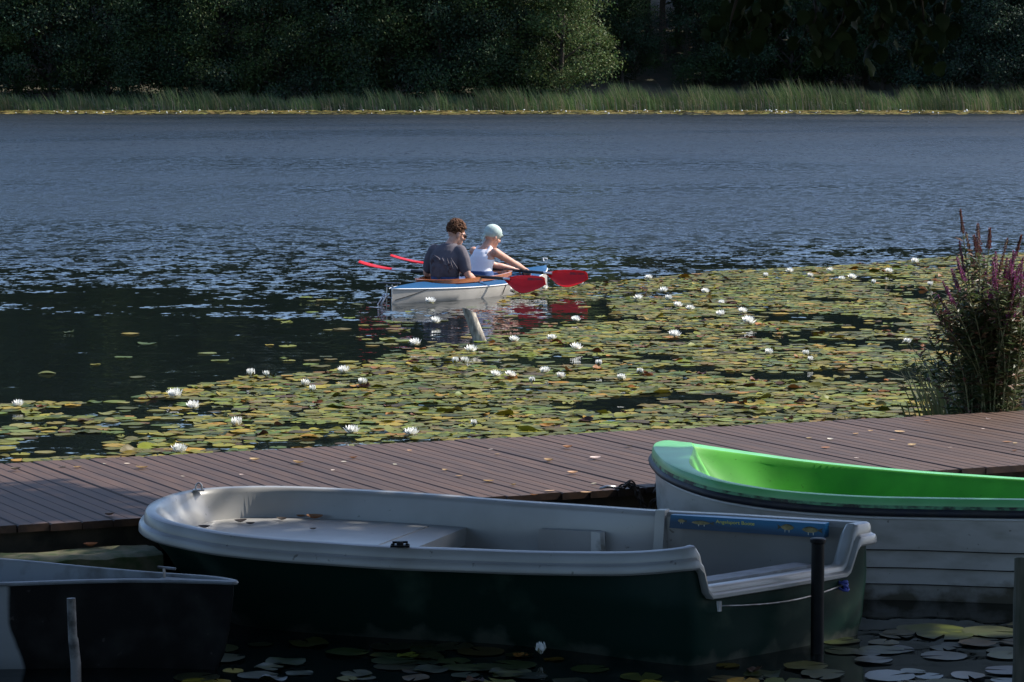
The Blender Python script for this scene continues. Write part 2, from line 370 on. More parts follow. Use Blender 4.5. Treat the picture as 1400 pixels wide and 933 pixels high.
# mossy landing ledge under the left end of the dock
mb = MB(); n = 40; top = []; bot = []
for i in range(n + 1):
    x = -2.4 + 2.4 * i / n
    row = []
    for j in range(9):
        y = 0.03 + 0.27 * j / 8
        row.append(Vector((x, -y, 0.012 * noise.noise(Vector((x * 9, y * 9, 0))) - (0.012 if j in (0, 8) else 0))))
    top.append([Vector((x, -0.03, -0.11))] + row + [Vector((x, -0.30, -0.11))])
mb.loft(top, closed=True, caps=True)
o = mb.build('mooring_beam', M['moss'], None, smooth=50)
u0 = (unp(205, 745, 0.25) - DF).dot(E_)
o.location = DF + E_ * u0 + Vector((0, 0, -0.105)); o.rotation_euler = (0, 0, EA)
tag(o, 'mossy timber ledge below the left end of the dock', 'beam')
mb = MB(); mb.box((0, 0, 0), (2.6, 0.10, 0.05)); mb.box((0, -0.055, -0.03), (2.6, 0.012, 0.03))
o = mb.build('timber_rail', M['stake']); o.location = DF + E_ * (u0 - 2.3) + NN * 0.42 + Vector((0, 0, -0.235)); o.rotation_euler = (0, 0, EA - 0.03)
tag(o, 'pale timber rail just above the water below the mossy ledge', 'beam')

# ------------------------------------------------------------------ moored boats
def outline(side, transom_n, bow_h=None, corner=6):
    """side: rim points from near stern corner round the bow to the far stern corner -> dense closed loop [(p, s)]"""
    P = catmull(side, 9); a, b = P[-1], P[0]; T = []
    nv = (b - a); out = Vector((nv.y, -nv.x, 0)).normalized()
    cen = sum(P, Vector()) / len(P)
    if (a + b - 2 * cen).dot(out) < 0: out = -out
    for i in range(1, transom_n):
        t = i / transom_n; T.append((a + nv * t + out * 0.02 * (1 - (2 * t - 1) ** 2), t))
    L = [[p, None] for p in P] + [[p, t] for p, t in T]
    n = len(L)
    for it in range(corner):                              # round the stern corners
        Q = [x[0].copy() for x in L]
        for i in list(range(len(P) - 5, len(P) + 6)) + list(range(-6, 6)):
            i %= n; Q[i] = (L[i - 1][0] + L[i][0] * 2 + L[(i + 1) % n][0]) / 4
        for i in range(n): L[i][0] = Q[i]
    return L
def boat_frame(L):
    pts = [x[0] for x in L]; n = len(pts)
    area = sum(pts[i].x * pts[(i + 1) % n].y - pts[(i + 1) % n].x * pts[i].y for i in range(n))
    nor = []
    for i in range(n):
        t = pts[(i + 1) % n] - pts[i - 1]; m = Vector((t.y, -t.x, 0)).normalized() * (1 if area > 0 else -1); nor.append(m)
    return pts, nor
def spine_of(pts, A, B):
    d = (B - A); l2 = d.length_squared; out = []
    for p in pts:
        t = max(0.0, min(1.0, (p - A).dot(d) / l2)); out.append(A + d * t)
    return out
def ringset(pts, nor, sp, h, stations, lk=None, bk=None):
    """station: ('o', offset, dz) from the rim or ('k', shrink, z) towards the spine; z None keeps rim-relative dz"""
    rings = []
    for st in stations:
        r = []
        for i, p in enumerate(pts):
            if st[0] == 'o':
                off = st[1](i) if callable(st[1]) else st[1]
                q = p + nor[i] * off; q = Vector((q.x, q.y, h[i] + st[2] * (lk[i] if lk else 1)))
            else:
                k, z = st[1], st[2]; k = k + (1 - k) * .62 * min(1, k * 3) * (bk[i] if bk else 0); q = p.lerp(sp[i], k); zz = min(z, h[i] - st[3]) if len(st) > 3 else z
                q = Vector((q.x, q.y, zz))
            r.append(q)
        rings.append(r)
    return rings
def rebase(mb, base): mb.v = [tuple(Vector(p) - base) for p in mb.v]; return mb

# --- white and green rowing boat in front
side = [unp(x, y, h) for x, y, h in [(944, 748, .462), (900, 753, .440), (840, 756, .418), (726, 755, .392), (640, 752, .384), (533, 748, .384), (440, 742, .388), (388, 738.5, .392),
        (330, 733, .402), (291, 728, .410), (250, 720, .420), (222, 713, .430), (203, 704, .440), (200, 695, .446), (210, 685, .450), (236, 675, .452), (272, 668.5, .453), (330, 665, .453), (400, 665, .452),
        (500, 669.5, .450), (600, 675.5, .449), (700, 683.5, .448), (800, 690, .448), (900, 697, .448), (1000, 702, .448), (1100, 708, .450), (1160, 711.5, .452), (1194, 713.5, .454)]]
L = outline(side, 46); pts, nor = boat_frame(L)
h = []; lk = []
for p, t in L:
    z = p.z; lk.append(1.0)
    if t is not None:                                     # t runs far corner -> near corner
        dip = ss(0.11, 0.19, t) * ss(0.97, 0.92, t); z -= dip * (0.15 + 0.01 * t); lk[-1] = 1 - .45 * dip
    h.append(z)
A = Vector(((pts[0] + side[-1]) / 2)); A.z = 0; A2 = Vector((0.80, 12.05, 0)); B2 = Vector((-0.95, 12.72, 0))
sp = spine_of([Vector((p.x, p.y, 0)) for p in pts], A2, B2)
base = Vector((-0.1, 12.3, 0)); ftip = unp(200, 697, .446); fst = unp(1075, 730, .45); fax = Vector((-.93, .37, 0)); fbk = [ss(.95, .1, (p - ftip).length) - .42 * ss(.9, .2, (p - fst).dot(fax)) for p in pts]
fb = thing('rowing_boat', base, 'white rowing boat with dark green hull and a blue fish sticker, nearest the viewer', 'boat')
fl = [Vector((p.x, p.y, 0)) for p in pts]
pz = pts
st_in = [('k', 1.0, .09), ('k', .5, .09), ('k', .27, .10), ('k', .21, .15, .10), ('k', .13, .30, .045), ('o', -.058, -.022), ('o', -.050, -.006), ('o', -.040, 0)]
st_rim = [('o', -.040, 0), ('o', -.012, .002), ('o', .0, -.003), ('o', .006, -.014), ('o', .009, -.040), ('o', .016, -.046), ('o', .026, -.049), ('o', .030, -.056), ('o', .031, -.078), ('o', .024, -.086), ('o', -.012, -.086)]
st_hull = [('o', -.012, -.084), ('k', .055, .26, .10), ('k', .075, .205, .11), ('k', .085, .195, .115), ('k', .13, .07), ('k', .20, -.01), ('k', .35, -.12), ('k', 1.0, -.16)]
for nm, st, mt in (('lining', st_in, 'gel'), ('gunwale', st_rim, 'gel'), ('hull', st_hull, 'green_hull')):
    mb = MB(); mb.loft(ringset(pts, nor, sp, h, st, lk, fbk if nm != 'gunwale' else None), closed=True); rebase(mb, base).build(nm, M[mt], fb, smooth=38)
# bow seat: the forward lining closed by a raised platform with a front edge
ax = (B2 - A2).normalized()
def bow_ring(k, z, lim):
    out = []
    for i, p in enumerate(fl):
        kk = k + (1 - k) * .62 * min(1, k * 3) * fbk[i]; q = p.lerp(sp[i], kk); s = (q - A2).dot(ax)
        if s > lim: out.append(Vector((q.x, q.y, z)))
    return out
seatz = 0.325
ring = bow_ring(0.105, seatz, 1.18)
mb = MB(); nr = len(ring); mb.add(ring + [Vector((p.x, p.y, .25)) for p in ring], [tuple(range(nr))] + [(i, (i + 1) % nr, nr + (i + 1) % nr, nr + i) for i in range(nr)])
seat = rebase(mb, base).build('bow_seat', M['gel'], fb, smooth=30)
ring = bow_ring(0.19, seatz + .004, 1.30); c = sum(ring, Vector()) / len(ring)
mb = MB(); rr = [p.lerp(c, .06) for p in ring]; nr = len(rr)
mb.add(rr + [p - Vector((0, 0, .004)) for p in rr], [tuple(range(nr))] + [(i, (i + 1) % nr, nr + (i + 1) % nr, nr + i) for i in range(nr)])
rebase(mb, base).build('hatch', M['gel'], seat)
# far wall features, placed on the inner face of the far side
fa, fbp = unp(600, 675.5, .449), unp(1100, 708, .450)
wd = (fbp - fa); wd.z = 0; wd.normalize(); wn = Vector((wd.y, -wd.x, 0))
if wn.y > 0: wn = -wn
def wall(px, py, inset):                                  # where a ray meets the vertical plane parallel to the far side
    d = ray(px, py); o0 = Vector((0, 0, HC)); p0 = fa + wn * inset
    t = (p0 - o0).dot(wn) / d.dot(wn); return o0 + d * t
def slab(name, quad, thick, m, parent=fb, sm=False):
    q = [Vector(p) for p in quad]; mb = MB()
    mb.add(q + [p - wn * thick for p in q], [(0, 1, 2, 3), (0, 4, 5, 1), (1, 5, 6, 2), (2, 6, 7, 3), (3, 7, 4, 0)]); return rebase(mb, base).build(name, m, parent)
stick = slab('sticker', [wall(917, 704, .105), wall(915, 722, .105), wall(1127, 736, .105), wall(1128, 716.5, .105)], .05, M['sticker'])
mm = M['sticker'].node_tree; nn_ = mm.nodes
for nd in nn_:
    if nd.type == 'MAP_RANGE':                            # print: light blue band along the top
        tcn = nn_.new('ShaderNodeTexCoord'); sx = nn_.new('ShaderNodeSeparateXYZ'); mm.links.new(tcn.outputs['Generated'], sx.inputs[0])
        ad = nn_.new('ShaderNodeMath'); ad.operation = 'MULTIPLY_ADD'; mm.links.new(sx.outputs['X'], ad.inputs[0]); ad.inputs[1].default_value = 0.42
        mm.links.new(sx.outputs['Z'], ad.inputs[2])
        mm.links.new(ad.outputs[0], nd.inputs['Value']); nd.inputs['From Min'].default_value = 1.0; nd.inputs['From Max'].default_value = 0.45
def band(u, v): return wall(917 + 211 * u, (704 + 12.5 * u) * (1 - v) + (722 + 14 * u) * v, .108)
def bandpoly(name, uv, m):
    mb = MB(); q = [band(u, v) for u, v in uv]; mb.add(q + [p - wn * .002 for p in q], [tuple(range(len(q)))]); rebase(mb, base).build(name, m, stick)
def fish(u0, u1, v, hh, flip=False):
    N_ = 14; body = []
    X = (lambda t: u0 + (u1 - u0) * (1 - t if flip else t))
    for i in range(N_ + 1):
        t = i / N_; body.append((X(t * .8), v - hh * math.sin(math.pi * (t * .96 + .02)) ** .8))
    low = [(X(t * .8), v + hh * .8 * math.sin(math.pi * (t * .96 + .02)) ** .8) for t in [1 - i / N_ for i in range(1, N_)]]
    bandpoly('fish', body + low, M['fish'])
    bandpoly('fish_tail', [(X(.78), v - .04), (X(1), v - hh * .8), (X(.94), v), (X(1), v + hh * .8), (X(.78), v + .04)], M['fishdark'])
    back = [(u, vv - .01) for u, vv in body[2:-1]]; bandpoly('fish_back', back + [(u, vv + hh * .35) for u, vv in back[::-1]], M['fishdark'])
    for f in (.28, .52): bandpoly('fish_fin', [(X(f), v + hh * .7), (X(f + .05), v + hh * .7), (X(f + .04), v + hh * 1.5), (X(f + .01), v + hh * 1.45)], M['fin'])
fish(.045, .105, .42, .16); fish(.135, .285, .48, .17); fish(.69, .80, .42, .24, True); fish(.85, .985, .50, .24)
tc_ = bpy.data.curves.new('t', 'FONT'); tc_.body = 'Angelsport Boote'; tc_.size = 1.0; to = bpy.data.objects.new('t', tc_); COL.objects.link(to)
dg = bpy.context.evaluated_depsgraph_get(); dg.update(); tm = bpy.data.meshes.new_from_object(to.evaluated_get(dg)); bpy.data.objects.remove(to)
wmax = max(v.co.x for v in tm.vertices)
for v in tm.vertices:
    p = band(.292 + .25 * v.co.x / wmax, .42 - .36 * v.co.y) - base; v.co = p
tm.materials.clear(); tm.materials.append(M['letter']); obj('lettering', tm, stick)
# small recess frame and rib on the far wall
slab('wall_locker', [wall(737, 724, .13), wall(734, 768, .13), wall(812, 768, .13), wall(812, 727, .13)], .05, M['gel'])
slab('wall_rib', [wall(896, 698, .10), wall(892, 765, .125), wall(905, 765, .125), wall(909, 698, .10)], .05, M['gel'])
slab('locker_opening', [wall(808, 727, .134), wall(808, 768, .134), wall(822, 768, .134), wall(820, 729, .134)], .05, M['gel_dirty'])
mb = MB(); mb.tube([wall(670, 691, .045), wall(690, 694, .045)], .008, 8); mb.tube([wall(678, 690, .05), wall(684, 697, .05)], .012, 8)
rebase(mb, base).build('rowlock_socket', M['black'], fb)
def fitting(name, px, py, z, m, shape):
    p = unp(px, py, z); mb = MB()
    if shape == 'u':
        mb.box((0, 0, .003), (.05, .035, .006)); arc = [Vector((.013 * math.cos(a), 0, .012 + .02 * math.sin(a))) for a in [math.pi * i / 8 for i in range(9)]]
        mb.tube([Vector((.013, 0, 0))] + arc + [Vector((-.013, 0, 0))], .0045, 8)
    else:
        mb.box((0, 0, .004), (.075, .04, .008)); mb.tube([(0, 0, .004), (0, 0, .022)], .014, 10); mb.tube([(-.03, 0, .018), (.03, .006, .018)], .005, 6)
        for s in (-1, 1): mb.tube([(s * .028, 0, .008), (s * .028, 0, .013)], .007, 8)
    mb.build(name, m, fb, loc=p - base)
fitting('bow_shackle', 272, 671, .455, M['steel'], 'u')
fitting('rowlock_plate', 547, 748, .387, M['black'], 'p')
# stern details: grimy capping over the transom, cable with blue rope
mb = MB()
for t0, t1 in ((0.28, 0.88),):
    idx = [i for i, x in enumerate(L) if x[1] is not None and t0 < x[1] < t1]
    rings = []
    for i in idx:
        p = pts[i]; rings.append([Vector((*(p + nor[i] * o).xy, h[i] + dz)) for o, dz in ((-.16, -.012), (-.16, .004), (-.07, .004), (-.07, -.012))])
    mb.loft(rings, closed=True, caps=True)
rebase(mb, base).build('transom_board', M['grey_in'], fb)
i1 = min((i for i, x in enumerate(L) if x[1] is not None), key=lambda i: abs(L[i][1] - .86)); i2 = min((i for i, x in enumerate(L) if x[1] is not None), key=lambda i: abs(L[i][1] - .16))
pa = pts[i1].lerp(sp[i1], .05) + nor[i1] * .01; pb = pts[i2].lerp(sp[i2], .05) + nor[i2] * .01
cab = [Vector((*(pa.lerp(pb, t) + (nor[i1] * .035 * math.sin(math.pi * t))).xy, .22 - .018 * math.sin(math.pi * t))) for t in [i / 14 for i in range(15)]]
mb = MB(); mb.tube(cab, .0035, 6); rebase(mb, base).build('stern_cable', M['steel'], fb, smooth=True)
mb = MB(); mb.tube([cab[0] - Vector((0, 0, .02)), cab[0] + Vector((0, 0, .02))], .012, 8); rebase(mb, base).build('cable_eye', M['steel'], fb)
knot = []
for i in range(60):
    a = i * .9; knot.append(cab[-1] + Vector((.022 * math.cos(a) * math.sin(i * .31), .02 * math.sin(a) - .02, .018 * math.cos(i * .53))))
mb = MB(); mb.tube(knot, .0045, 6); rebase(mb, base).build('rope_knot', M['rope'], fb, smooth=True)

# --- green and white boat on the right
gs = []
for x, y, hh in [(1560, 683, .46), (1480, 684, .458), (1400, 684, .458), (1260, 682, .452), (1180, 680, .455), (1100, 675, .468), (1040, 668.5, .488), (980, 658, .512), (940, 646, .532), (912, 633, .548), (898, 620, .557), (893.5, 611, .56),
                 (898, 605, .558), (912, 603, .55), (940, 606, .536), (980, 612, .515), (1036, 620, .49), (1100, 629, .467), (1180, 637.5, .447), (1260, 644.5, .437), (1340, 650, .432), (1400, 654, .43), (1500, 660, .43), (1580, 663, .435)]:
    gs.append(unp(x, y, hh))
L = outline(gs, 30); pts, nor = boat_frame(L); h = [p.z for p, t in L]
A2 = Vector((2.5, 13.2, 0)); B2 = Vector((1.25, 13.5, 0)); sp = spine_of([Vector((p.x, p.y, 0)) for p in pts], A2, B2)
base = Vector((1.9, 13.4, 0)); gb = thing('rowing_boat', base, 'rowing boat with bright green inside and white planked hull nosed up to the dock', 'boat')
tip = unp(893.5, 611, .56)
bowk = [ss(1.15, .1, (p - tip).length) for p in pts]
inw = lambda d: (lambda i: -d - .13 * ss(.85, .0, (pts[i] - tip).length) * (1 if d > .02 else d / .05))
S_in = [('k', 1.0, .06), ('k', .62, .06), ('k', .38, .09), ('k', .27, .20, .14), ('k', .19, .33, .08), ('o', inw(.066), -.03), ('o', inw(.056), -.006), ('o', inw(.048), .0)]
S_rim = [('o', inw(.048), .0), ('o', -.010, .003), ('o', .0, .0), ('o', .006, -.010), ('o', .008, -.030)]
S_low = [('o', .008, -.030), ('o', .010, -.046)]
S_hull = [('o', -.004, -.045), ('o', -.006, -.075), ('k', .025, .30, .10), ('k', .045, .230, .12), ('k', .080, .2285, .1215), ('k', .080, .151, .17), ('k', .115, .1495, .1715), ('k', .115, .078), ('k', .150, .0765), ('k', .19, .004), ('k', .24, -.03), ('k', .5, -.09), ('k', 1, -.12)]
for nm, st, mt in (('lining', S_in, 'green_in'), ('gunwale', S_rim, 'green_rim'), ('gunwale_edge', S_low, 'algae'), ('hull', S_hull, 'white_hull')):
    mb = MB(); mb.loft(ringset(pts, nor, sp, h, st, None, bowk if nm == 'lining' else None), closed=True); rebase(mb, base).build(nm, M[mt], gb, smooth=32)
mb = MB(); mb.tube([Vector((*(pts[i] + nor[i] * .006).xy, h[i] - .060)) for i in range(len(pts))], .018, 8, closed=True); rebase(mb, base).build('rubbing_strip', M['rubber'], gb, smooth=True)
mb = MB(); mb.tube([Vector((*(pts[i] + nor[i] * -.004).xy, h[i] - .085)) for i in range(len(pts))], .006, 6, closed=True); rebase(mb, base).build('rubbing_strip', M['kayak_trim'], gb, smooth=True)
for kk, zz in ((.0625, .2292), (.0975, .1502), (.1325, .0772)):  # black tubes standing in for the shadow under each plank lap
    mb = MB(); mb.tube([Vector((*(pts[i].lerp(sp[i], kk)).xy, min(zz, h[i] - (.121 if zz > .2 else .17 if zz > .1 else .0)))) + nor[i] * .006 for i in range(len(pts))], .0045, 5, closed=True); rebase(mb, base).build('lap_shadow', M['black'], gb, smooth=True)
# --- dark pointed boat at the left edge
ls = [unp(x, y, hh) for x, y, hh in [(-330, 800, .33), (-200, 802, .33), (-80, 801, .33), (0, 799, .332), (71, 796.5, .334), (141, 794.5, .335), (200, 794, .336), (259, 795, .336), (300, 796, .336), (319, 797, .336),
                                   (312, 794, .336), (283, 790, .334), (212, 785, .332), (151, 780, .332), (94, 774.7, .332), (47, 770, .332), (0, 766, .332), (-80, 759, .332), (-200, 751, .33), (-330, 748, .33)]]
L = outline(ls, 20); pts, nor = boat_frame(L); h = [p.z for p, t in L]
bowp = unp(319, 797, .336); bowp.z = 0; stp = (pts[0] + ls[-1]) / 2; stp.z = 0
axl = (bowp - stp).normalized(); A2 = (unp(-200, 802, 0.33) + unp(-200, 751, .33)) / 2; B2 = (unp(205, 794, .336) + unp(205, 785, .332)) / 2; A2.z = B2.z = 0
sp = spine_of([Vector((p.x, p.y, 0)) for p in pts], A2, B2); base = Vector(((A2 + B2) / 2).xy.to_3d())
db = thing('rowing_boat', base, 'dark pointed metal boat with pale inside at the left edge', 'boat')
for nm, st, mt in (('lining', [('k', 1, .05), ('k', .45, .05), ('k', .26, .12), ('k', .14, .27, .05), ('o', -.012, -.006), ('o', -.012, .004)], 'grey_in'),
                   ('gunwale', [('o', -.012, .004), ('o', -.008, .007), ('o', .014, .006), ('o', .018, .0), ('o', .014, -.006), ('o', .0, -.008)], 'grey_in')):
    mb = MB(); mb.loft(ringset(pts, nor, sp, h, st), closed=True); rebase(mb, base).build(nm, M[mt], db, smooth=38)
rg = ringset(pts, nor, sp, h, [('o', 0, -.004), ('o', -.002, -.05), ('k', .05, .16), ('k', .12, .06), ('k', .24, -.02), ('k', .6, -.08), ('k', 1, -.1)])
n = len(pts); mb = MB(); mb.loft(rg, closed=True); rebase(mb, base).build('hull', M['dark_boat'], db, smooth=40)
dt = M['dark_boat'].node_tree; dn = dt.nodes; dl_ = dt.links; db_ = dn['Principled BSDF']     # the hull is painted in two colours
src = db_.inputs['Base Color'].links[0].from_socket; tcd = dn.new('ShaderNodeTexCoord'); sxd = dn.new('ShaderNodeSeparateXYZ'); dl_.new(tcd.outputs['Object'], sxd.inputs[0])
nzd = dn.new('ShaderNodeTexNoise'); nzd.inputs['Scale'].default_value = 5; nzd.inputs['Detail'].default_value = 6; dl_.new(tcd.outputs['Object'], nzd.inputs['Vector'])
cz = dn.new('ShaderNodeMapRange'); cz.interpolation_type = 'SMOOTHSTEP'; dl_.new(sxd.outputs['Z'], cz.inputs['Value']); cz.inputs['From Min'].default_value = 0.0; cz.inputs['From Max'].default_value = 0.20; cz.inputs['To Min'].default_value = -0.045; cz.inputs['To Max'].default_value = 0.0
m1 = dn.new('ShaderNodeMath'); m1.operation = 'ADD'; dl_.new(sxd.outputs['X'], m1.inputs[0]); dl_.new(cz.outputs[0], m1.inputs[1])
m2 = dn.new('ShaderNodeMath'); m2.operation = 'MULTIPLY_ADD'; dl_.new(nzd.outputs['Fac'], m2.inputs[0]); m2.inputs[1].default_value = 0.03; dl_.new(m1.outputs[0], m2.inputs[2])
md = dn.new('ShaderNodeMapRange'); dl_.new(m2.outputs[0], md.inputs['Value']); sxx = unp(22, 800, .3).x - base.x + .015
md.inputs['From Min'].default_value = sxx - .008; md.inputs['From Max'].default_value = sxx + .008; md.inputs['To Min'].default_value = 1.0; md.inputs['To Max'].default_value = 0.0
mxd = dn.new('ShaderNodeMix'); mxd.data_type = 'RGBA'; dl_.new(md.outputs[0], mxd.inputs['Factor']); dl_.new(src, mxd.inputs['A']); mxd.inputs['B'].default_value = (.22, .23, .235, 1); dl_.new(mxd.outputs['Result'], db_.inputs['Base Color'])
ring = [Vector((*pts[i].lerp(sp[i], .03).xy, h[i] - .004)) for i in range(n) if (pts[i] - bowp).dot(axl) > -.33]
mb = MB(); mb.add(ring, [tuple(range(len(ring)))]); rebase(mb, base).build('foredeck', M['grey_in'], db)
mb = MB(); p = unp(228, 779, .36) - base; mb.tube([p + Vector((-.035, .01, .008)), p + Vector((.035, -.01, .004))], .005, 6); mb.tube([p + Vector((-.01, 0, .005)), p + Vector((-.01, 0, -.03))], .006, 6)
mb.build('cleat', M['steel'], db)
mb = MB(); c = unp(73, 783, .27) - base; mb.tube([c + Vector((.013 * math.cos(a), 0, .017 * math.sin(a))) for a in [2 * math.pi * i / 14 for i in range(14)]], .003, 6, closed=True)
mb.build('mooring_eye', M['black'], db)

# ------------------------------------------------------------------ posts
p = unp(1117, 893); pt = HC - (738 - 105) / F * p.y - .004; mb = MB(); mb.tube([(0, 0, -.5), (0, 0, pt - .02)], .0255, 14); mb.tube([(0, 0, pt - .021), (0, 0, pt - .016), (0, 0, pt - .004), (0, 0, pt)], [.0255, .031, .031, .026], 14)
tag(mb.build('mooring_post', M['black'], smooth=40, loc=(p.x, p.y, 0)), 'thin black plastic post standing against the stern of the white boat', 'post')
p = unp(101, 945); mb = MB(); mb.tube([(.012, 0, -.5), (.008, 0, .1), (.0, 0, .19), (-.002, 0, .2), (-.006, 0, .34)], [.019, .019, .0185, .0165, .016], 12)
tag(mb.build('mooring_post', M['pipe'], smooth=40, loc=(p.x, p.y, 0)), 'thin flaking grey pipe post beside the dark boat at left', 'post')
p = unp(1386, 935); mb = MB(); rings = []
for i in range(13):
    z = -.5 + .965 * i / 12; rings.append([Vector((math.cos(a) * (.09 + .008 * noise.noise(Vector((a, z * 4, 0)))), math.sin(a) * .09, z + (.012 * math.sin(a * 2) if i == 12 else 0))) for a in [2 * math.pi * j / 20 for j in range(20)]])
mb.loft(rings, caps=True)
tag(mb.build('mooring_post', M['wood'], smooth=50, loc=(p.x + .085, p.y, 0)), 'thick rough wooden pile at the bottom right edge', 'post')
a, b = unp(656, 466), unp(641, 427, .25); mb = MB(); rings = []; dirv = (Vector((b.x, a.y + .03, .245)) - a); ax_ = dirv.normalized(); xx = ax_.cross(Vector((0, 1, 0))).normalized(); yy = xx.cross(ax_)
for i in range(14):
    t = -.3 + 1.3 * i / 13; r = .050 * (1.08 - .15 * t); c = dirv * t
    rings.append([c + (xx * math.cos(q) + yy * math.sin(q)) * r * (1 + .16 * noise.noise(Vector((q * 1.2, t * 4, 5)))) + ax_ * (.045 * math.cos(q + .4) if i == 13 else 0) for q in [2 * math.pi * j / 18 for j in range(18)]])
mb.loft(rings, caps=True)
tag(mb.build('wooden_stake', M['stake'], smooth=50, loc=a), 'leaning broken wooden stake in the water in front of the kayak', 'stake')

# ------------------------------------------------------------------ chains on the dock edge
def chain(name, path, label, pitch=.021, hook=False):
    P = catmull(path, 10); mb = MB(); acc = 0; k = 0; base = Vector(path[0])
    for i in range(len(P) - 1):
        seg = P[i + 1] - P[i]; acc += seg.length
        if acc >= pitch:
            acc = 0; t = seg.normalized(); up = Vector((0, 0, 1)) if abs(t.z) < .9 else Vector((1, 0, 0))
            x = t.cross(up).normalized(); y = x.cross(t)
            if k % 2: x = y
            c = P[i] - base; mb.tube([c + t * .019 * math.cos(q) + x * .011 * math.sin(q) for q in [2 * math.pi * j / 10 for j in range(10)]], .0042, 6, closed=True); k += 1
    o = mb.build(name, M['rust'], smooth=True, loc=base); tag(o, label, 'chain')
    return o
D = unp(838, 668, .355)
def dk(px, py, z): return unp(px, py, z)
pl = [dk(842, 668, .362), dk(852, 665.5, .366), dk(862, 664, .37)]
for i, (x, y, z) in enumerate([(868, 667, .35), (873, 677, .30), (879, 688, .22), (885, 697, .12)]): pl.append(unp(x, y, z) if False else DF + E_ * ((unp(x, 668, .35) - DF).dot(E_)) + NN * (.02 + .01 * i) + Vector((0, 0, z - .35)))
co = chain('mooring_chain', pl + [pl[-1] + Vector((.06, -.03, .02)), pl[-2] + Vector((.08, -.02, 0)), pl[-3] + Vector((.02, -.03, -.03)), pl[2] + Vector((.005, -.012, .01)), pl[1] + Vector((0, -.015, .004))], 'dark chain with a steel hook lying over the dock edge left of the green boat')
mb = MB(); mb.tube([Vector((-.075, .0, .0)), Vector((-.04, .0, .008)), Vector((.0, 0, .008))], [.005, .011, .006], 8, flat=.7); mb.build('snap_hook', M['steel'], co, smooth=True)
e0 = DF + E_ * ((unp(902, 668, .35) - DF).dot(E_)) + NN * .05
ch2 = [e0 + Vector((-.03, 0, -.02)), e0 + Vector((.01, 0, .06)), e0 + Vector((.03, .0, .12)), e0 + Vector((.035, 0, .04)), e0 + Vector((.045, -.02, -.06)), e0 + Vector((.06, -.01, -.20)), e0 + Vector((-.0, -.01, -.21)), e0 + Vector((-.02, -.02, -.10)), e0 + Vector((.0, -.02, -.03)), e0 + Vector((-.06, -.02, -.10)), e0 + Vector((-.09, 0, -.2))]
chain('mooring_chain', ch2, 'dark chain heaped by the bow of the green boat, one link standing up')

# ------------------------------------------------------------------ kayak
KS = Vector((-1.19, 30.05, 0)); KA = math.atan2(.874, .486); KL = 3.2
kh = Vector((math.cos(KA), math.sin(KA), 0)); kc = KS + kh * KL / 2
kay = thing('kayak', kc, 'two-seat folding kayak with blue deck and grey hull on the lake', 'kayak', rz=KA)
def kb(t): return .39 * max(0.0, 1 - abs(2 * t - .96) ** 2.3 / (1.04 ** 2.3 if t > .48 else .96 ** 2.3)) + .012
def ks(t): return .145 - .035 * math.sin(math.pi * t) + .03 * t ** 4
def kd(t): return ks(t) + .075 * math.sin(math.pi * min(1, t * 1.02)) ** .7 + .035 * t ** 6
NT = 44; ts = [i / NT for i in range(NT + 1)]
mb = MB(); rings = []
for t in ts:
    b, z = kb(t), ks(t); x = KL * (t - .5); r = []
    for yk, zk in ((1, 1), (1.0, .5), (.97, .0), (.80, -.45), (.3, -.7), (0, -.75), (-.3, -.7), (-.80, -.45), (-.97, 0), (-1, .5), (-1, 1)):
        r.append(Vector((x, b * yk, z * zk if zk > 0 else .1 * zk)))
    rings.append(r)
mb.loft(rings, closed=False); mb.build('hull', M['kayak_hull'], kay, smooth=40)
NV = 20; C0, C1, CW = -.92, .62, .285
def cock(x, y):
    u = (x - (C0 + C1) / 2) / ((C1 - C0) / 2); return (abs(u) ** 2.6 + abs(y / CW) ** 2.6) < 1
mb = MB(); vs = []; fs = []
for t in ts:
    for j in range(NV + 1):
        s = 2 * j / NV - 1; vs.append(Vector((KL * (t - .5), kb(t) * s, ks(t) + .002 + (kd(t) - ks(t)) * (1 - abs(s) ** 1.5))))
for i in range(NT):
    for j in range(NV):
        a = i * (NV + 1) + j; q = (a, a + 1, a + NV + 2, a + NV + 1); c = sum((vs[k] for k in q), Vector()) / 4
        if not cock(c.x, c.y): fs.append(q)
mb.add(vs, fs); mb.build('deck', M['kayak_deck'], kay, smooth=True)
for s in (-1, 1):
    mb = MB(); mb.tube([Vector((KL * (t - .5), s * (kb(t) + .003), ks(t))) for t in ts], .006, 6); mb.build('gunwale_trim', M['kayak_trim'], kay, smooth=True)
rings = []
NC = 60
for zz, wd_ in ((.0, 1.0), (.052, 1.02), (.054, .95), (.0, .94)):
    r = []
    for i in range(NC):
        a = 2 * math.pi * i / NC; ca_, sa_ = math.cos(a), math.sin(a)
        x = (C0 + C1) / 2 + (C1 - C0) / 2 * wd_ * math.copysign(abs(ca_) ** (2 / 2.6), ca_); y = CW * wd_ * math.copysign(abs(sa_) ** (2 / 2.6), sa_)
        r.append(Vector((x, y, .155 + zz * .8 + .03 * max(0, x))))
    rings.append(r)
mb = MB(); mb.loft(rings + [rings[0]]); mb.build('coaming', M['varnish'], kay, smooth=35)
mb = MB(); mb.box((-.05, 0, .0), (1.7, .5, .03)); mb.build('floor', M['varnish'], kay)
for x in (-.66, .10):
    mb = MB(); r0 = []
    for i in range(9):
        y = -.2 + .4 * i / 8; r0.append([Vector((x - .05 * (1 - (y / .2) ** 2) + .0, y, z)) for z in (.02, .165)] + [Vector((x - .05 * (1 - (y / .2) ** 2) - .025, y, z)) for z in (.165, .02)])
    mb.loft(r0, caps=True); mb.build('seat_back', M['kayak_deck'], kay)
for x in (.36,):
    mb = MB(); mb.box((x, 0, .195), (.05, .5, .02)); mb.build('thwart', M['varnish'], kay)
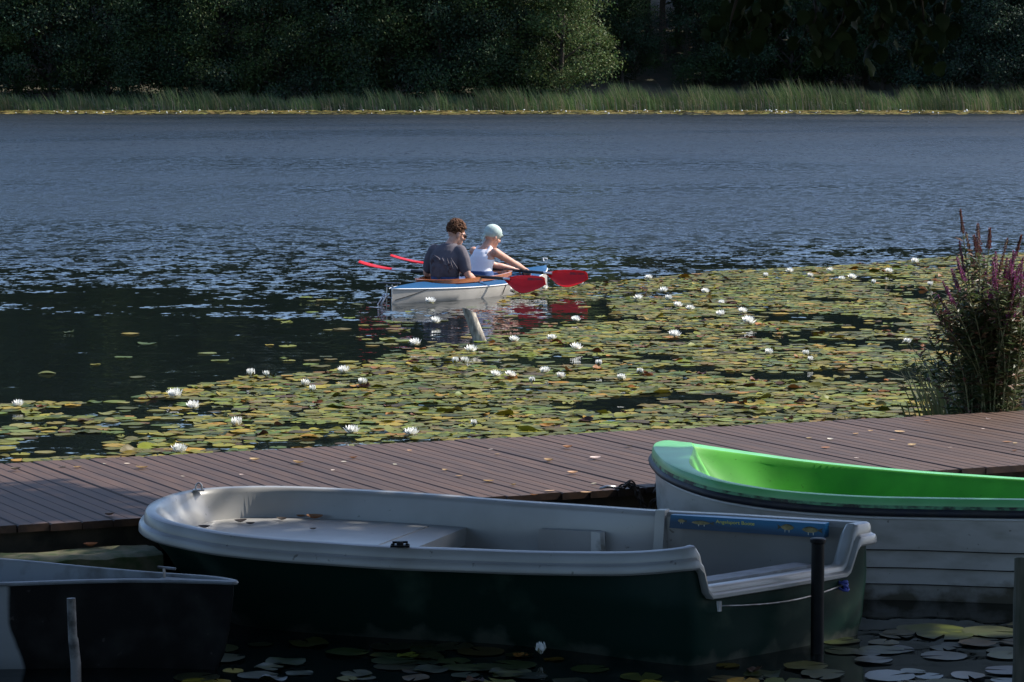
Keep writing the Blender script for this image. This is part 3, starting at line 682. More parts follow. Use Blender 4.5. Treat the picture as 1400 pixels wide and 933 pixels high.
mb = MB(); sx_ = -KL / 2
for y in (-.03, .03): mb.tube([(sx_ - .02, y, .19), (sx_ - .03, y, .0)], .007, 6)
mb.tube([(sx_ - .025, -.05, .17), (sx_ - .025, .05, .17)], .007, 6); mb.tube([(sx_ - .03, -.04, .06), (sx_ - .03, .04, .06)], .007, 6)
mb.tube([(sx_ - .03, .02, .10), (sx_ - .14, .06, -.05)], .010, 6); mb.tube([(sx_ - .03, .05, .10), (sx_ - .16, .09, -.05)], .007, 6)
mb.tube([(sx_ + .02, -.10, .205), (sx_ - .02, .12, .205)], .008, 6)
mb.build('rudder_bracket', M['steel'], kay)
mb = MB(); mb.tube([(KL / 2 - .05, 0, .25), (KL / 2 - .03, .02, .285), (KL / 2 - .01, -.02, .28), (KL / 2, 0, .24)], .007, 6); mb.build('bow_loop', M['kayak_trim'], kay)
def kside(t, f): return Vector((KL * (t - .5), -(kb(t) + .004), ks(t) * f))
for a in ([kside(.005 + .02 * i / 9 * 9 / 9, 0) for i in ()], [kside(.01, .25), kside(.06, .55), kside(.12, .98)], [kside(.50, .98), kside(.485, .5), kside(.475, .1)]):
    if a:
        mb = MB(); mb.tube(a, .004, 5); mb.build('hull_line', M['black'], kay)

# ------------------------------------------------------------------ paddles
def paddle(p0, p1, face, label, roll):
    """p0 left tip, p1 right tip; the two blades are feathered"""
    c = (p0 + p1) / 2; o = thing('paddle', c, label, 'paddle'); d = (p1 - p0); Lp = d.length; d.normalize()
    zz = Vector((0, 0, 1)); y = zz.cross(d).normalized(); z = d.cross(y)
    o.rotation_mode = 'QUATERNION'; o.rotation_quaternion = Matrix((d, y, z)).transposed().to_quaternion()
    mb = MB(); mb.tube([(-Lp / 2 + .40, 0, 0), (-.45, 0, 0)], .0145, 10); mb.tube([(.62, 0, 0), (Lp / 2 - .38, 0, 0)], .0145, 10); mb.build('shaft_end', M['alu'], o, smooth=40)
    mb = MB(); mb.tube([(-.45, 0, 0), (.62, 0, 0)], .0165, 10); mb.build('shaft', M['shaft'], o, smooth=40)
    for s, ang in ((-1, roll[0]), (1, roll[1])):
        m_ = Matrix.Rotation(ang, 3, 'X'); bl = MB(); top = []; bot = []; NB = 18
        for i in range(NB + 1):
            t = i / NB; x = s * (Lp / 2 - .44 + .44 * t); up = .012 + .060 * math.sin(math.pi * min(1, t * .56 + .02)) ** 1.1 * ss(0, .25, t); dn = .012 + .125 * (math.sin(math.pi * (t * .93 + .03)) ** 1.25)
            if t > .9: k = math.sqrt(max(0, 1 - ((t - .9) / .1) ** 2)); up *= k; dn *= k
            cv = .055 * t * t; row = []
            for j in range(9):
                q = j / 8; w_ = up - (up + dn) * q; row.append(m_ @ Vector((x, cv + .02 * (1 - (2 * q - 1) ** 2) - .01 - (.006 if j == 3 else 0), w_)))
            top.append(row)
        th_ = m_ @ Vector((0, .006, 0)); r2 = [r + [p + th_ for p in r[::-1]] for r in top]
        bl.loft(r2, caps=True); b_ = bl.build('blade', M['red'], o, smooth=40)
        if s == 1:
            pr = MB(); pr.add([top[10][1] - th_ * .3, top[16][1] - th_ * .3, top[16][2] - th_ * .3, top[10][2] - th_ * .3], [(0, 1, 2, 3)]); pr.build('blade_print', M['reddark'], b_)
    return o
paddle(Vector((-1.585, 31.72, .262)), Vector((.318, 30.72, .170)), 1, 'near paddle with red blades held by the person in the dark shirt', (R(84), R(-30)))
paddle(Vector((-1.29, 32.35, .29)), Vector((.775, 31.65, .165)), 1, 'far paddle with red blades in front of the person in the white top', (R(82), R(-30)))

# ------------------------------------------------------------------ people
def limb(mb, pts_, rad): mb.tube(catmull(pts_, 4), list(np.interp(np.linspace(0, len(pts_) - 1, (len(pts_) - 1) * 4 + 1), range(len(pts_)), rad)), 12); [mb.ell(p, (r, r, r), 12, 8) for p, r in zip(pts_, rad)]
def torso(mb, secs):
    """secs: (centre, half width, half depth, lean) horizontal ellipses"""
    rings = []
    for c, wy, dx in secs:
        rings.append([Vector(c) + Vector((dx * math.cos(a), wy * math.copysign(abs(math.sin(a)) ** .85, math.sin(a)), 0)) for a in [2 * math.pi * i / 24 for i in range(24)]])
    mb.loft(rings, caps=True)
def hand(mb, wrist, direction, down, side, k=1.0):
    d = direction.normalized(); n_ = down.normalized(); l_ = d.cross(n_).normalized() * side
    w0 = wrist
    rot = Matrix((d, l_, n_)).transposed()
    mb.ell(w0 + d * .045 * k, (.050 * k, .040 * k, .018 * k), 12, 8, rot)
    for i, (o_, ln) in enumerate(((-.030, .060), (-.010, .072), (.010, .068), (.029, .052))):
        b_ = w0 + d * .078 * k + l_ * o_ * k
        m1 = b_ + d * ln * .5 * k + n_ * .008 * k; m2 = m1 + d * ln * .25 * k + n_ * ln * .45 * k; m3 = m2 - d * ln * .15 * k + n_ * ln * .28 * k
        mb.tube([b_, m1, m2, m3], [.0095 * k, .0095 * k, .0088 * k, .0075 * k], 8); mb.ell(m3, (.0075 * k,) * 3, 8, 6)
    b_ = w0 + d * .025 * k - l_ * .032 * k; m1 = b_ + d * .030 * k - l_ * .018 * k + n_ * .018 * k; m2 = m1 + d * .024 * k + n_ * .022 * k
    mb.tube([b_, m1, m2], [.012 * k, .0105 * k, .0085 * k], 8); mb.ell(m2, (.0085 * k,) * 3, 8, 6)
def head(mb, c, yaw, pit, k=1.0):
    rot = Matrix.Rotation(yaw, 3, 'Z') @ Matrix.Rotation(pit, 3, 'Y')
    P = lambda x, y, z: c + rot @ (Vector((x, y, z)) * k)
    mb.ell(P(-.012, 0, .025), (.096 * k, .077 * k, .098 * k), 20, 14, rot)         # skull
    mb.ell(P(.030, 0, -.055), (.058 * k, .056 * k, .066 * k), 16, 10, rot)         # jaw
    mb.ell(P(.070, 0, -.098), (.022 * k, .026 * k, .018 * k), 12, 8, rot)          # chin
    mb.tube([P(.084, 0, .020), P(.104, 0, -.022)], [.010 * k, .016 * k], 10); mb.ell(P(.102, 0, -.026), (.014 * k, .017 * k, .012 * k), 10, 8, rot)  # nose
    mb.ell(P(.082, 0, -.062), (.012 * k, .026 * k, .011 * k), 10, 8, rot)          # lips
    mb.ell(P(.078, 0, .022), (.016 * k, .052 * k, .012 * k), 12, 8, rot)           # brow
    for s in (-1, 1):
        mb.ell(P(-.005, s * .078, -.014), (.019 * k, .010 * k, .031 * k), 10, 8, rot); mb.ell(P(.062, s * .040, -.028), (.022 * k, .022 * k, .02 * k), 10, 8, rot)
    return P, rot
V = Vector
# person in the dark shirt
mpos = KS + kh * 1.09
man = thing('person', V((mpos.x, mpos.y, .02)), 'person with curly brown hair and sunglasses in a dark T-shirt sitting in the kayak', 'person', rz=KA)
man.scale = (.94, .90, 1)
b = MB(); hc = V((.125, -.055, .612))
P, hrot = head(b, hc, R(-38), R(18))
limb(b, [V((.03, 0, .46)), V((.07, -.02, .52)), hc + V((-.02, 0, -.03))], [.065, .058, .056])
torso(b, [((-.02, 0, .03), .16, .11), ((-.03, 0, .12), .15, .10), ((-.02, 0, .26), .155, .10), ((.0, 0, .38), .17, .10), ((.02, 0, .46), .14, .075), ((.03, 0, .50), .08, .06)])
for s, el, wr in ((1, V((.02, .275, .215)), V((.25, .20, .17))), (-1, V((-.01, -.275, .215)), V((.20, -.235, .155)))):
    sh = V((.02, s * .18, .445)); limb(b, [sh, sh.lerp(el, .5) + V((0, s * .01, 0)), el, el.lerp(wr, .4), wr], [.056, .047, .040, .040, .028])
    hand(b, wr, (wr - el), V((.3, 0, -1)), s)
for s in (-1, 1):
    limb(b, [V((.0, s * .09, .06)), V((.36, s * .12, .11)), V((.64, s * .10, .02)), V((.72, s * .10, .04))], [.08, .06, .045, .035])
me = remesh(b, .0075, 5); me.materials.append(M['skin']); obj('body', me, man)
t_ = MB(); torso(t_, [((-.03, 0, .185), .172, .125), ((-.04, 0, .23), .175, .125), ((-.035, 0, .30), .182, .122), ((-.01, 0, .39), .196, .118), ((.01, 0, .455), .172, .098), ((.03, -.005, .50), .115, .078), ((.05, -.012, .522), .078, .066)])
for s in (-1, 1):
    sh = V((.015, s * .165, .435)); el = V((.02 if s > 0 else -.01, s * .275, .215)); limb(t_, [sh, sh.lerp(el, .35) + V((0, s * .012, 0)), sh.lerp(el, .74)], [.078, .074, .068])
rr_ = random.Random(3)
for i in range(16):                                       # folds of the loose back
    a0 = V((-.155 + .01 * rr_.random(), rr_.uniform(-.15, .12), rr_.uniform(.24, .42))); a1 = a0 + V((.0, rr_.uniform(-.12, .02), rr_.uniform(-.14, -.05)))
    t_.tube([a0, a0.lerp(a1, .5) + V((-.008, 0, 0)), a1 + V((.02, 0, 0))], [.006, .013, .008], 6)
me = remesh(t_, .008, 6); me.materials.append(M['tee']); obj('t_shirt', me, man)
j_ = MB(); torso(j_, [((-.02, 0, .0), .185, .13), ((-.03, 0, .09), .182, .13), ((-.035, 0, .235), .160, .116)])
for s in (-1, 1): limb(j_, [V((.0, s * .09, .07)), V((.36, s * .12, .115)), V((.60, s * .10, .04))], [.095, .07, .055])
me = remesh(j_, .010, 5); me.materials.append(M['jeans']); obj('jeans', me, man)
hb = MB(); rr_ = random.Random(5)
hb.ell(P(-.020, 0, .045), (.100, .083, .088), 18, 12, hrot)
for i in range(760):
    th_, ph_ = rr_.uniform(0, 2 * math.pi), math.acos(rr_.uniform(-.45, 1)); x, y, z = math.sin(ph_) * math.cos(th_), math.sin(ph_) * math.sin(th_), math.cos(ph_)
    if z < .30 and x > .10: continue
    if z < -.1 and abs(y) > .75 and x > -.2: continue
    c = P(-.018 + .108 * x, .088 * y, .045 + .103 * z); r = rr_.uniform(.007, .016)
    hb.ell(c, (r, r * rr_.uniform(.6, 1), r * rr_.uniform(.6, 1)), 7, 5, Matrix.Rotation(rr_.uniform(0, 3), 3, 'X') @ Matrix.Rotation(rr_.uniform(0, 3), 3, 'Z'))
hb.build('hair', M['hair'], man, smooth=True)
g = MB()
for s in (-1, 1):
    g.ell(P(.100, s * .034, .006), (.007, .029, .022), 12, 8, hrot); g.tube([P(.098, s * .062, .012), P(.05, s * .082, .012), P(-.01, s * .086, .006)], .004, 6)
g.tube([P(.106, -.01, .010), P(.106, .01, .010)], .004, 6); g.build('sunglasses', M['glass'], man, smooth=True)
# person in the white top
wpos = KS + kh * 1.80; WA = R(48)
wom = thing('person', V((wpos.x - .01, wpos.y, .045)), 'person with pale headscarf in a white tank top leaning forward in the kayak', 'person', rz=WA)
b = MB(); hc = V((.155, -.03, .528)); P, hrot = head(b, hc, R(-18), R(22), .92)
limb(b, [V((.06, 0, .39)), V((.10, -.01, .45)), hc + V((-.02, 0, -.03))], [.055, .048, .047])
torso(b, [((-.02, 0, .03), .165, .11), ((-.02, 0, .10), .145, .10), ((.0, 0, .20), .125, .09), ((.025, 0, .31), .145, .092), ((.05, 0, .38), .12, .07), ((.06, 0, .415), .07, .05)])
for s, el, wr in ((1, V((.31, .10, .225)), V((.50, -.01, .175))), (-1, V((.31, -.175, .255)), V((.52, -.13, .185)))):
    sh = V((.06, s * .150, .375)); limb(b, [sh, sh.lerp(el, .5), el, el.lerp(wr, .4), wr], [.047, .038, .033, .034, .023]); hand(b, wr, (wr - el), V((.2, 0, -1)), s, .92)
for s in (-1, 1): limb(b, [V((.0, s * .08, .06)), V((.26, s * .09 + .05, .085)), V((.46, s * .06 + .10, .01)), V((.52, s * .06 + .11, .03))], [.075, .055, .04, .032])
me = remesh(b, .0075, 5); me.materials.append(M['skin']); obj('body', me, wom)
t_ = MB(); torso(t_, [((-.025, 0, .145), .152, .115), ((-.02, 0, .17), .146, .112), ((-.005, 0, .21), .138, .105), ((.018, 0, .28), .148, .104), ((.030, 0, .33), .132, .098), ((.045, 0, .375), .100, .086), ((.055, 0, .402), .090, .068)])
for s in (-1, 1): t_.tube([V((.0, s * .085, .36)), V((.06, s * .082, .425)), V((.12, s * .08, .36))], [.02, .022, .02], 8)
me = remesh(t_, .008, 4); me.materials.append(M['tank']); obj('tank_top', me, wom)
j_ = MB(); torso(j_, [((-.02, 0, .0), .185, .13), ((-.02, 0, .08), .182, .132), ((-.02, 0, .185), .155, .122)])
for s in (-1, 1): limb(j_, [V((.0, s * .08, .07)), V((.26, s * .09 + .05, .09)), V((.43, s * .06 + .095, .03))], [.09, .066, .05])
me = remesh(j_, .010, 5); me.materials.append(M['jeans']); obj('jeans', me, wom)
hb = MB(); hb.ell(P(-.012, 0, .046), (.108 * .92, .090 * .92, .092 * .92), 22, 14, hrot)
hb.ell(P(-.02, 0, .02), (.104 * .92, .086 * .92, .06), 20, 10, hrot)
hb.tube([P(.085, -.05, .045), P(.10, 0, .052), P(.085, .05, .045)], .012, 8)
hb.ell(P(-.112, 0, -.03), (.022, .026, .02), 10, 8, hrot)
for s in (-1, 1): hb.tube([P(-.112, s * .005, -.035), P(-.125, s * .02, -.07), P(-.118, s * .035, -.105)], [.012, .018, .006], 8, flat=.4)
me = remesh(hb, .006, 3); me.materials.append(M['cap']); obj('headscarf', me, wom)
g = MB()
for s in (-1, 1): g.ell(P(.083, s * .032, .004), (.010, .012, .009), 10, 8, hrot)
g.build('eyes', M['eye'], wom, smooth=True)

# ------------------------------------------------------------------ lily pads
PALG = [((.115, .125, .020), 5), ((.155, .150, .022), 5), ((.070, .090, .020), 4), ((.21, .175, .030), 3), ((.15, .15, .06), 3), ((.26, .15, .03), 1), ((.10, .065, .025), 1)]
PALB = [(.13, .048, .014), (.085, .032, .013), (.20, .085, .02), (.06, .03, .017)]
pal = [(c[0] * .76, c[1] * .74, c[2] * .45) for c, k in PALG for _ in range(k)]
def pad_geo(r, kind, hi=True):
    """verts, faces, colour of one floating leaf with its notch"""
    n = 15 if hi else 11; vs = []; fs = []; rot = random.uniform(0, 2 * math.pi); el = random.uniform(.82, 1.0)
    tq = random.choice((.004, .004, .004, .018)); tx, ty = random.gauss(0, tq), random.gauss(0, tq); ph = random.uniform(0, 6.28); wav = random.uniform(.0005, .0022) if kind == 0 else random.uniform(.003, .008)
    notch = .16; fold = random.uniform(.4, 1.2); fo = random.uniform(.25, .8) * r; wk = random.choice((2, 3, 3, 4))
    rads = ((0,), (.55, 1.0))[1] if hi else (1.0,)
    def P(rr, a):
        x, y = rr * math.cos(a), rr * math.sin(a) * el; z = (rr / r) ** 2 * wav * (math.sin(a * wk + ph) + .35) + tx * x + ty * y
        if kind >= 2 and y > fo:                          # edge turned up by the wind
            d = y - fo; y = fo + d * math.cos(fold); z += d * math.sin(fold)
        if kind == 3: z += (rr / r) ** 2 * r * .16
        c, s = math.cos(rot), math.sin(rot); return V((x * c - y * s, x * s + y * c, max(z, -.002)))
    vs.append(P(0, 0)); ring = []
    angs = [notch + (2 * math.pi - 2 * notch) * i / (n - 1) for i in range(n)]
    for q in rads: vs += [P(r * q * (1 + random.uniform(-.03, .03)), a) for a in angs]
    for i in range(n - 1): fs.append((0, 1 + i, 2 + i))
    if hi:
        for i in range(n - 1): fs.append((1 + i, 1 + n + i, 2 + n + i, 2 + i))
    col = jit(random.choice(PALB), .35) if kind == 3 else jit(random.choice(pal), .48, .14)
    return vs, fs, col
MAIN = [(-40, 552), (160, 550), (200, 541), (330, 516), (420, 512), (470, 502), (560, 480), (640, 471), (700, 458), (690, 425), (700, 402), (790, 389), (870, 383), (1000, 370), (1150, 364), (1290, 352), (1440, 344), (1440, 610), (-40, 650)]
SPARSE = [(400, 404), (720, 392), (720, 470), (640, 475), (470, 505), (380, 515), (360, 480)]
THIN = [(40, 452), (420, 452), (420, 515), (300, 522), (150, 548), (0, 548)]
NEAR = [(268, 838), (300, 834), (640, 858), (880, 878), (1190, 876), (1230, 852), (1400, 852), (1400, 945), (255, 945)]
def on_dock(x, y): d = (V((x, y, 0)) - V((DB.x, DB.y, 0))).dot(NN); return -.06 < d < DW + .1
kcx = [(KS + kh * q, .40 * math.sin(math.pi * (q / KL) ** .9) + .08) for q in np.linspace(0, KL, 9)]
cand = []
def pads(y0, y1, step, rmin, rmax):
    y = y0
    while y < y1:
        xw = .172 * y + .3; x = -xw
        while x < xw:
            X = x + random.uniform(-.5, .5) * step; Y = y + random.uniform(-.5, .5) * step; x += step
            px, py = proj(X, Y)
            if on_dock(X, Y): continue
            dens = 0.0; s1 = noise.noise(V((X * .55, Y * .9, 4))); s2 = noise.noise(V((X * 1.3, Y * 1.6, 9)))
            if Y < 13:
                if inpoly(px, py, NEAR): dens = .56 + .7 * s2
            elif inpoly(px, py, MAIN):
                s3 = noise.noise(V((X * 1.1, Y * 3.2, 15))); dens = .97 if (s1 > -.37 and s1 + .5 * s2 > -.38 and s3 > -.33) else .14
                if inpoly(px, py, [(690, 409), (840, 410), (835, 434), (745, 444), (690, 474)]): dens = .025
                if px > 1225 and py > 500: dens *= .55
                if px < 260 and py > 566: dens *= .55 + .8 * s2
            elif inpoly(px, py, SPARSE): dens = .02 + .30 * max(0, s1 - .1)
            elif inpoly(px, py, THIN): dens = .006 + .06 * max(0, s1)
            if random.random() > dens: continue
            if any((V((X, Y, 0)) - c).length < r for c, r in kcx): continue
            if (V((X, Y, 0)) - V((-.278, 25.83, 0))).length < .12: continue
            kind = random.choices((0, 1, 2, 3), (.71, .22, .048, .022))[0]
            if Y < 13: kind = random.choices((0, 1, 2, 3), (.80, .14, .02, .04))[0]
            r = random.uniform(rmin, rmax) * (.62 if kind == 3 else .9 if kind == 2 else 1)
            cand.append((X, Y, .002 + random.random() * .007, r, kind))
        y += step
pads(10.6, 12.9, .12, .045, .10)
pads(14.5, 42, .095, .038, .088)
for px, py in ((1280, 862), (1292, 869), (1355, 865)):
    q = unp(px, py); cand.append((q.x, q.y, .006, .12, 0))
# near ones that lie under a boat are skipped
def under(X, Y):
    return (Y < 13 and (inpoly(X, Y, [(p.x, p.y) for p in side]) or inpoly(X, Y, [(p.x, p.y) for p in ls]) or inpoly(X, Y, [(p.x, p.y) for p in gs])))
cand = [c for c in cand if not under(c[0], c[1])]
def vis(c):
    px, py = proj(c[0], c[1]); return 0 < px < 1400 and py < 933
cand.sort(key=lambda c: (not vis(c), c[1] / c[3]))
NI = 298
for X, Y, z, r, kind in cand[:NI]:
    vs, fs, col = pad_geo(r, kind); mb = MB(); mb.add(vs, fs, 0, col if Y > 13 else tuple(q * k for q, k in zip(col, (.30, .36, .6)))); o = mb.build('lily_pad', M['pad' if Y > 13 else 'pad_shaded'], smooth=True, loc=(X, Y, z))  # foreground pads: shade and a bluish tint multiplied into the leaf colour
    look = ('flat round lily pad', 'wavy-edged lily pad', 'lily pad with one edge turned up', 'curled brown lily pad')[kind]
    wh = 'in the shade before the moored boats' if Y < 13 else ('beyond the dock, left of the white boat' if X < -1.6 else 'beyond the dock, straight behind the white boat' if X < .72 else 'beyond the dock, straight behind the green boat')
    tag(o, look + ' ' + wh, 'lily pad', look.replace('pad', 'pads') + ' ' + wh)
mb = MB()
for X, Y, z, r, kind in cand[NI:]:
    vs, fs, col = pad_geo(r, kind, Y < 26); mb.add([p + V((X, Y, z)) for p in vs], fs, 0, col)
o = stuff(mb.build('lily_pads', M['pad'], smooth=True)); tag(o, 'dense carpet of lily pads spreading from the dock to open water', 'lily pads')

# ------------------------------------------------------------------ water lilies
def flower_mesh(op, n_out=9):
    """op: how far open, 0 bud to 1"""
    mb = MB()
    for ring, (cnt, ln, tilt) in enumerate(((n_out, .055, .42 + .8 * (1 - op)), (8, .054, .85 + .45 * (1 - op)), (6, .048, 1.2 + .25 * (1 - op)))):
        for i in range(cnt):
            a = 2 * math.pi * (i + .5 * ring) / cnt + random.uniform(-.12, .12); tl = tilt + random.uniform(-.12, .12)
            d = V((math.cos(a) * math.cos(tl), math.sin(a) * math.cos(tl), math.sin(tl))); s = V((-math.sin(a), math.cos(a), 0)); up = s.cross(d) * -1
            b0 = V((math.cos(a) * .006, math.sin(a) * .006, .006)); w_ = .0125
            p = [b0 - s * .003, b0 + s * .003, b0 + d * ln * .5 + s * w_ - up * .006, b0 + d * ln * .5 - s * w_ - up * .006, b0 + d * ln * .5 - up * .0, b0 + d * ln + up * .006]
            mb.add(p, [(0, 1, 4), (1, 2, 4), (0, 4, 3), (2, 5, 4), (4, 5, 3)])
    if op > .4: mb.ell((0, 0, .016), (.012, .012, .014), 8, 5, mi=1)
    for i in range(4):
        a = i * math.pi / 2 + .4; tl = max(.1, .9 - op); d = V((math.cos(a) * math.cos(tl), math.sin(a) * math.cos(tl), math.sin(tl))); s = V((-math.sin(a), math.cos(a), 0)) * .012
        mb.add([V((0, 0, .0)), d * .03 + s - V((0, 0, .003)), d * .05, d * .03 - s - V((0, 0, .003))], [(0, 1, 2, 3)], 2)
    return mb.mesh('water_lily', [M['petal'], M['stamen'], M['sepal']], smooth=True)
open_m = [flower_mesh(1.0 - .12 * i) for i in range(4)]; half_m = [flower_mesh(.45), flower_mesh(.35)]; bud_m = [flower_mesh(.08, 7), flower_mesh(.0, 6)]
fl_list = []                                              # photo x, y, kind, scale, label
zr = lambda ox, oy, k, lst: [(ox + x / k, oy + y / k, t, s, lb) for x, y, t, s, lb in lst]
fl_list += zr(840, 350, 2.917, [(138, 101, 'o', 1, None), (197, 153, 'o', 1, None), (97, 184, 'o', 1, None), (215, 188, 'h', 1, None), (253, 215, 'o', 1, None), (303, 226, 'o', 1, None), (362, 157, 'o', .9, None),
    (428, 200, 'o', .8, None), (425, 248, 'o', 1, None), (511, 237, 'o', 1, None), (534, 280, 'o', 1.35, 'large white water lily mirrored in a dark water gap right of the kayak'), (240, 335, 'o', 1.2, 'open white water lily at the near edge of the dark water gap'),
    (700, 75, 'o', 1, None), (603, 97, 'b', 1, None), (780, 95, 'h', 1, None), (860, 70, 'o', .9, None), (908, 106, 'o', .9, None), (948, 100, 'o', 1.1, None), (1094, 74, 'o', 1, None),
    (1199, 36, 'o', 1.1, 'open white water lily farthest out, left of the purple flowering plant'), (1032, 124, 'b', 1, None), (1260, 130, 'h', 1, None), (1168, 364, 'h', 1, 'lone half-open water lily among pads just left of the purple plant'), (616, 406, 'h', 1, None), (765, 410, 'h', .8, None), (780, 437, 'b', .8, None), (28, 510, 'h', .9, None), (103, 488, 'b', .9, None)])
fl_list += zr(400, 420, 2.917, [(570, 75, 'o', 1.1, 'white water lily in dark water left of the leaning stake'), (490, 165, 'o', 1.1, None), (712, 190, 'o', 1.1, 'white water lily in dark water just below the leaning stake'), (883, 148, 'o', .9, 'white water lily right of the leaning stake foot'), (1035, 142, 'o', .9, None),
    (1130, 66, 'o', .9, None), (1131, 180, 'o', 1.1, None), (205, 272, 'o', 1.05, 'open white water lily at the outer edge of the pads left of center'), (650, 240, 'b', 1, None), (686, 238, 'h', 1, None), (810, 290, 'o', .9, None), (868, 290, 'o', .9, None), (1008, 276, 'o', .9, None), (1070, 298, 'h', .9, None),
    (955, 318, 'b', .9, None), (1222, 250, 'b', .9, None), (1312, 306, 'h', .9, None), (1388, 284, 'b', .8, None), (278, 322, 'h', .9, None), (50, 330, 'h', 1, None), (80, 354, 'b', .9, None), (237, 520, 'o', 1.05, 'open white water lily near the dock, left of another low one'), (474, 528, 'o', 1, 'low open white water lily at the far edge of the dock near the center'), (725, 492, 'b', .8, None)])
fl_list += zr(0, 440, 3.333, [(84, 402, 'o', .95, 'open white water lily nearest the left edge of the picture'), (800, 360, 'o', 1.25, 'upper of two large white water lilies at left'), (882, 410, 'o', 1.1, 'lower of two large white water lilies at left, beside a brown leaf'),
    (1080, 494, 'h', 1, 'rounded half-open white water lily between the two large ones and the dock'), (815, 618, 'o', 1.05, 'large open white water lily at the far edge of the dock, left side'), (1145, 270, 'b', 1.2, None), (1213, 268, 'b', .9, None)])
fl_list += zr(460, 270, 3.684, [(474, 545, 'o', 1.1, 'open white water lily floating beside the kayak hull near the stern'), (895, 494, 'h', 1.25, 'white water lily below the near red paddle blade'), (1043, 474, 'o', 1.1, 'open white water lily between the two red paddle blades'), (1228, 460, 'h', 1.3, 'tall white water lily right beside the far red paddle blade'), (1205, 632, 'o', .9, None)])
fl_list.append((740, 903, 'b', .85, 'closed white water lily bud in front of the white boat'))
for i, (x, y, k, s, lb) in enumerate(fl_list):
    p = unp(x, y); me = random.choice({'o': open_m, 'h': half_m, 'b': bud_m}[k]); sc = s * random.uniform(.95, 1.12) * .98
    o = obj('water_lily', me, None, loc=(p.x, p.y, .022), rot=(random.uniform(-.15, .15), random.uniform(-.15, .15), random.uniform(0, 6)), scale=sc)
    grp = None
    if lb is None:
        zone = 'on the pads right of the kayak' if (x > 820 and y < 450) else ('among pads nearer the dock at right' if x > 820 else ('on the pads below the kayak' if y > 440 and x > 520 else 'on the pads left of the kayak'))
        kd_ = {'o': 'open white water lily', 'h': 'half-open white water lily', 'b': 'small closed water lily bud'}[k]
        lb = kd_ + ' ' + zone; grp = (kd_ + 's ').replace('lilys', 'lilies') + zone
    tag(o, lb, 'water lily', grp)

# ------------------------------------------------------------------ fallen leaves on dock and boat
def dry_leaf(sz, col, curl=.5):
    mb = MB(); n = 7; L_, R_ = [], []
    for i in range(n):
        t = i / (n - 1); w_ = sz * .33 * math.sin(math.pi * (t * .92 + .04)) ** .8; z = sz * curl * (.25 * (2 * t - 1) ** 2)
        L_.append(V((sz * (t - .5), w_, z + w_ * curl * .9))); R_.append(V((sz * (t - .5), -w_, z + w_ * curl * .6)))
    mid = [V((sz * (i / (n - 1) - .5), 0, sz * curl * .25 * (2 * i / (n - 1) - 1) ** 2)) for i in range(n)]
    mb.add(L_ + mid + R_, [(i, i + 1, n + i + 1, n + i) for i in range(n - 1)] + [(n + i, n + i + 1, 2 * n + i + 1, 2 * n + i) for i in range(n - 1)], 0, col)
    return mb.mesh('fallen_leaf', M['leaf_dry'], smooth=True)
LT, LB, LD, LW = (.42, .27, .14), (.25, .11, .04), (.05, .035, .025), (.62, .55, .46)
dl = [(814, 628, .06, LW, 'pale curled leaf lying on the dock above the chain'), (1135, 602, .035, LW, 'small white scrap on the dock beyond the green boat'), (1129, 613, .05, LB, 'brown curled leaf on the dock beside a small white scrap'), (1230, 591, .06, LT, None), (1247, 610, .05, LT, None), (1377, 605, .05, LB, 'rusty brown leaf on the dock near the right edge'), (1170, 594, .04, LT, None),
      (143, 635, .02, LW, 'small white scrap on the left of the dock, partly sunlit'), (174, 635, .03, LW, None), (194, 641, .06, LT, None), (106, 640, .04, LT, None), (21, 643, .05, LD, None), (86, 639, .04, LD, None), (150, 705, .05, LD, None), (348, 630, .05, LT, None), (408, 634, .06, LT, None), (483, 627, .04, LB, None), (470, 632, .03, LW, None),
      (628, 652, .04, LT, None), (668, 659, .05, LT, None), (608, 644, .03, LT, None), (671, 615, .025, LW, None), (680, 622, .03, LT, None), (750, 631, .05, LT, None), (776, 613, .05, LB, None), (702, 664, .03, LT, None), (783, 648, .05, LT, None), (812, 662, .03, LW, None), (860, 611, .04, LD, None), (752, 672, .05, LT, None), (801, 674, .05, LT, None),
      (1106, 600, .03, LT, None), (1190, 590, .03, LT, None), (1220, 602, .03, LT, None), (1299, 613, .025, LW, None), (1351, 574, .03, LW, None), (1268, 576, .04, LB, None), (1388, 607, .03, LT, None), (1387, 617, .03, LB, None), (1171, 627, .025, LW, None), (1344, 587, .02, LW, None), (730, 678, .04, LB, None), (560, 617, .03, LT, None), (540, 636, .025, LW, None), (330, 650, .025, LW, None), (250, 652, .02, LW, None), (455, 644, .02, LW, None)]
nm_ = {LW: 'tiny pale scrap of leaf lying on the dock boards', LT: 'small tan dry leaf lying on the dock boards', LB: 'small rusty brown leaf lying on the dock boards', LD: 'small blackish leaf lying on the dock boards'}
for x, y, sz, col, lb in dl:
    p = unp(x, y, .352); o = obj('fallen_leaf', dry_leaf(sz, jit(col, .2), random.uniform(.15, .8)), None, loc=p + V((0, 0, .002)), rot=(0, 0, random.uniform(-.7, .7) + (math.pi if random.random() < .5 else 0)))
    tag(o, lb or nm_[col], 'leaf', None if lb else nm_[col].split(' lying')[0] + ' scraps on the dock')
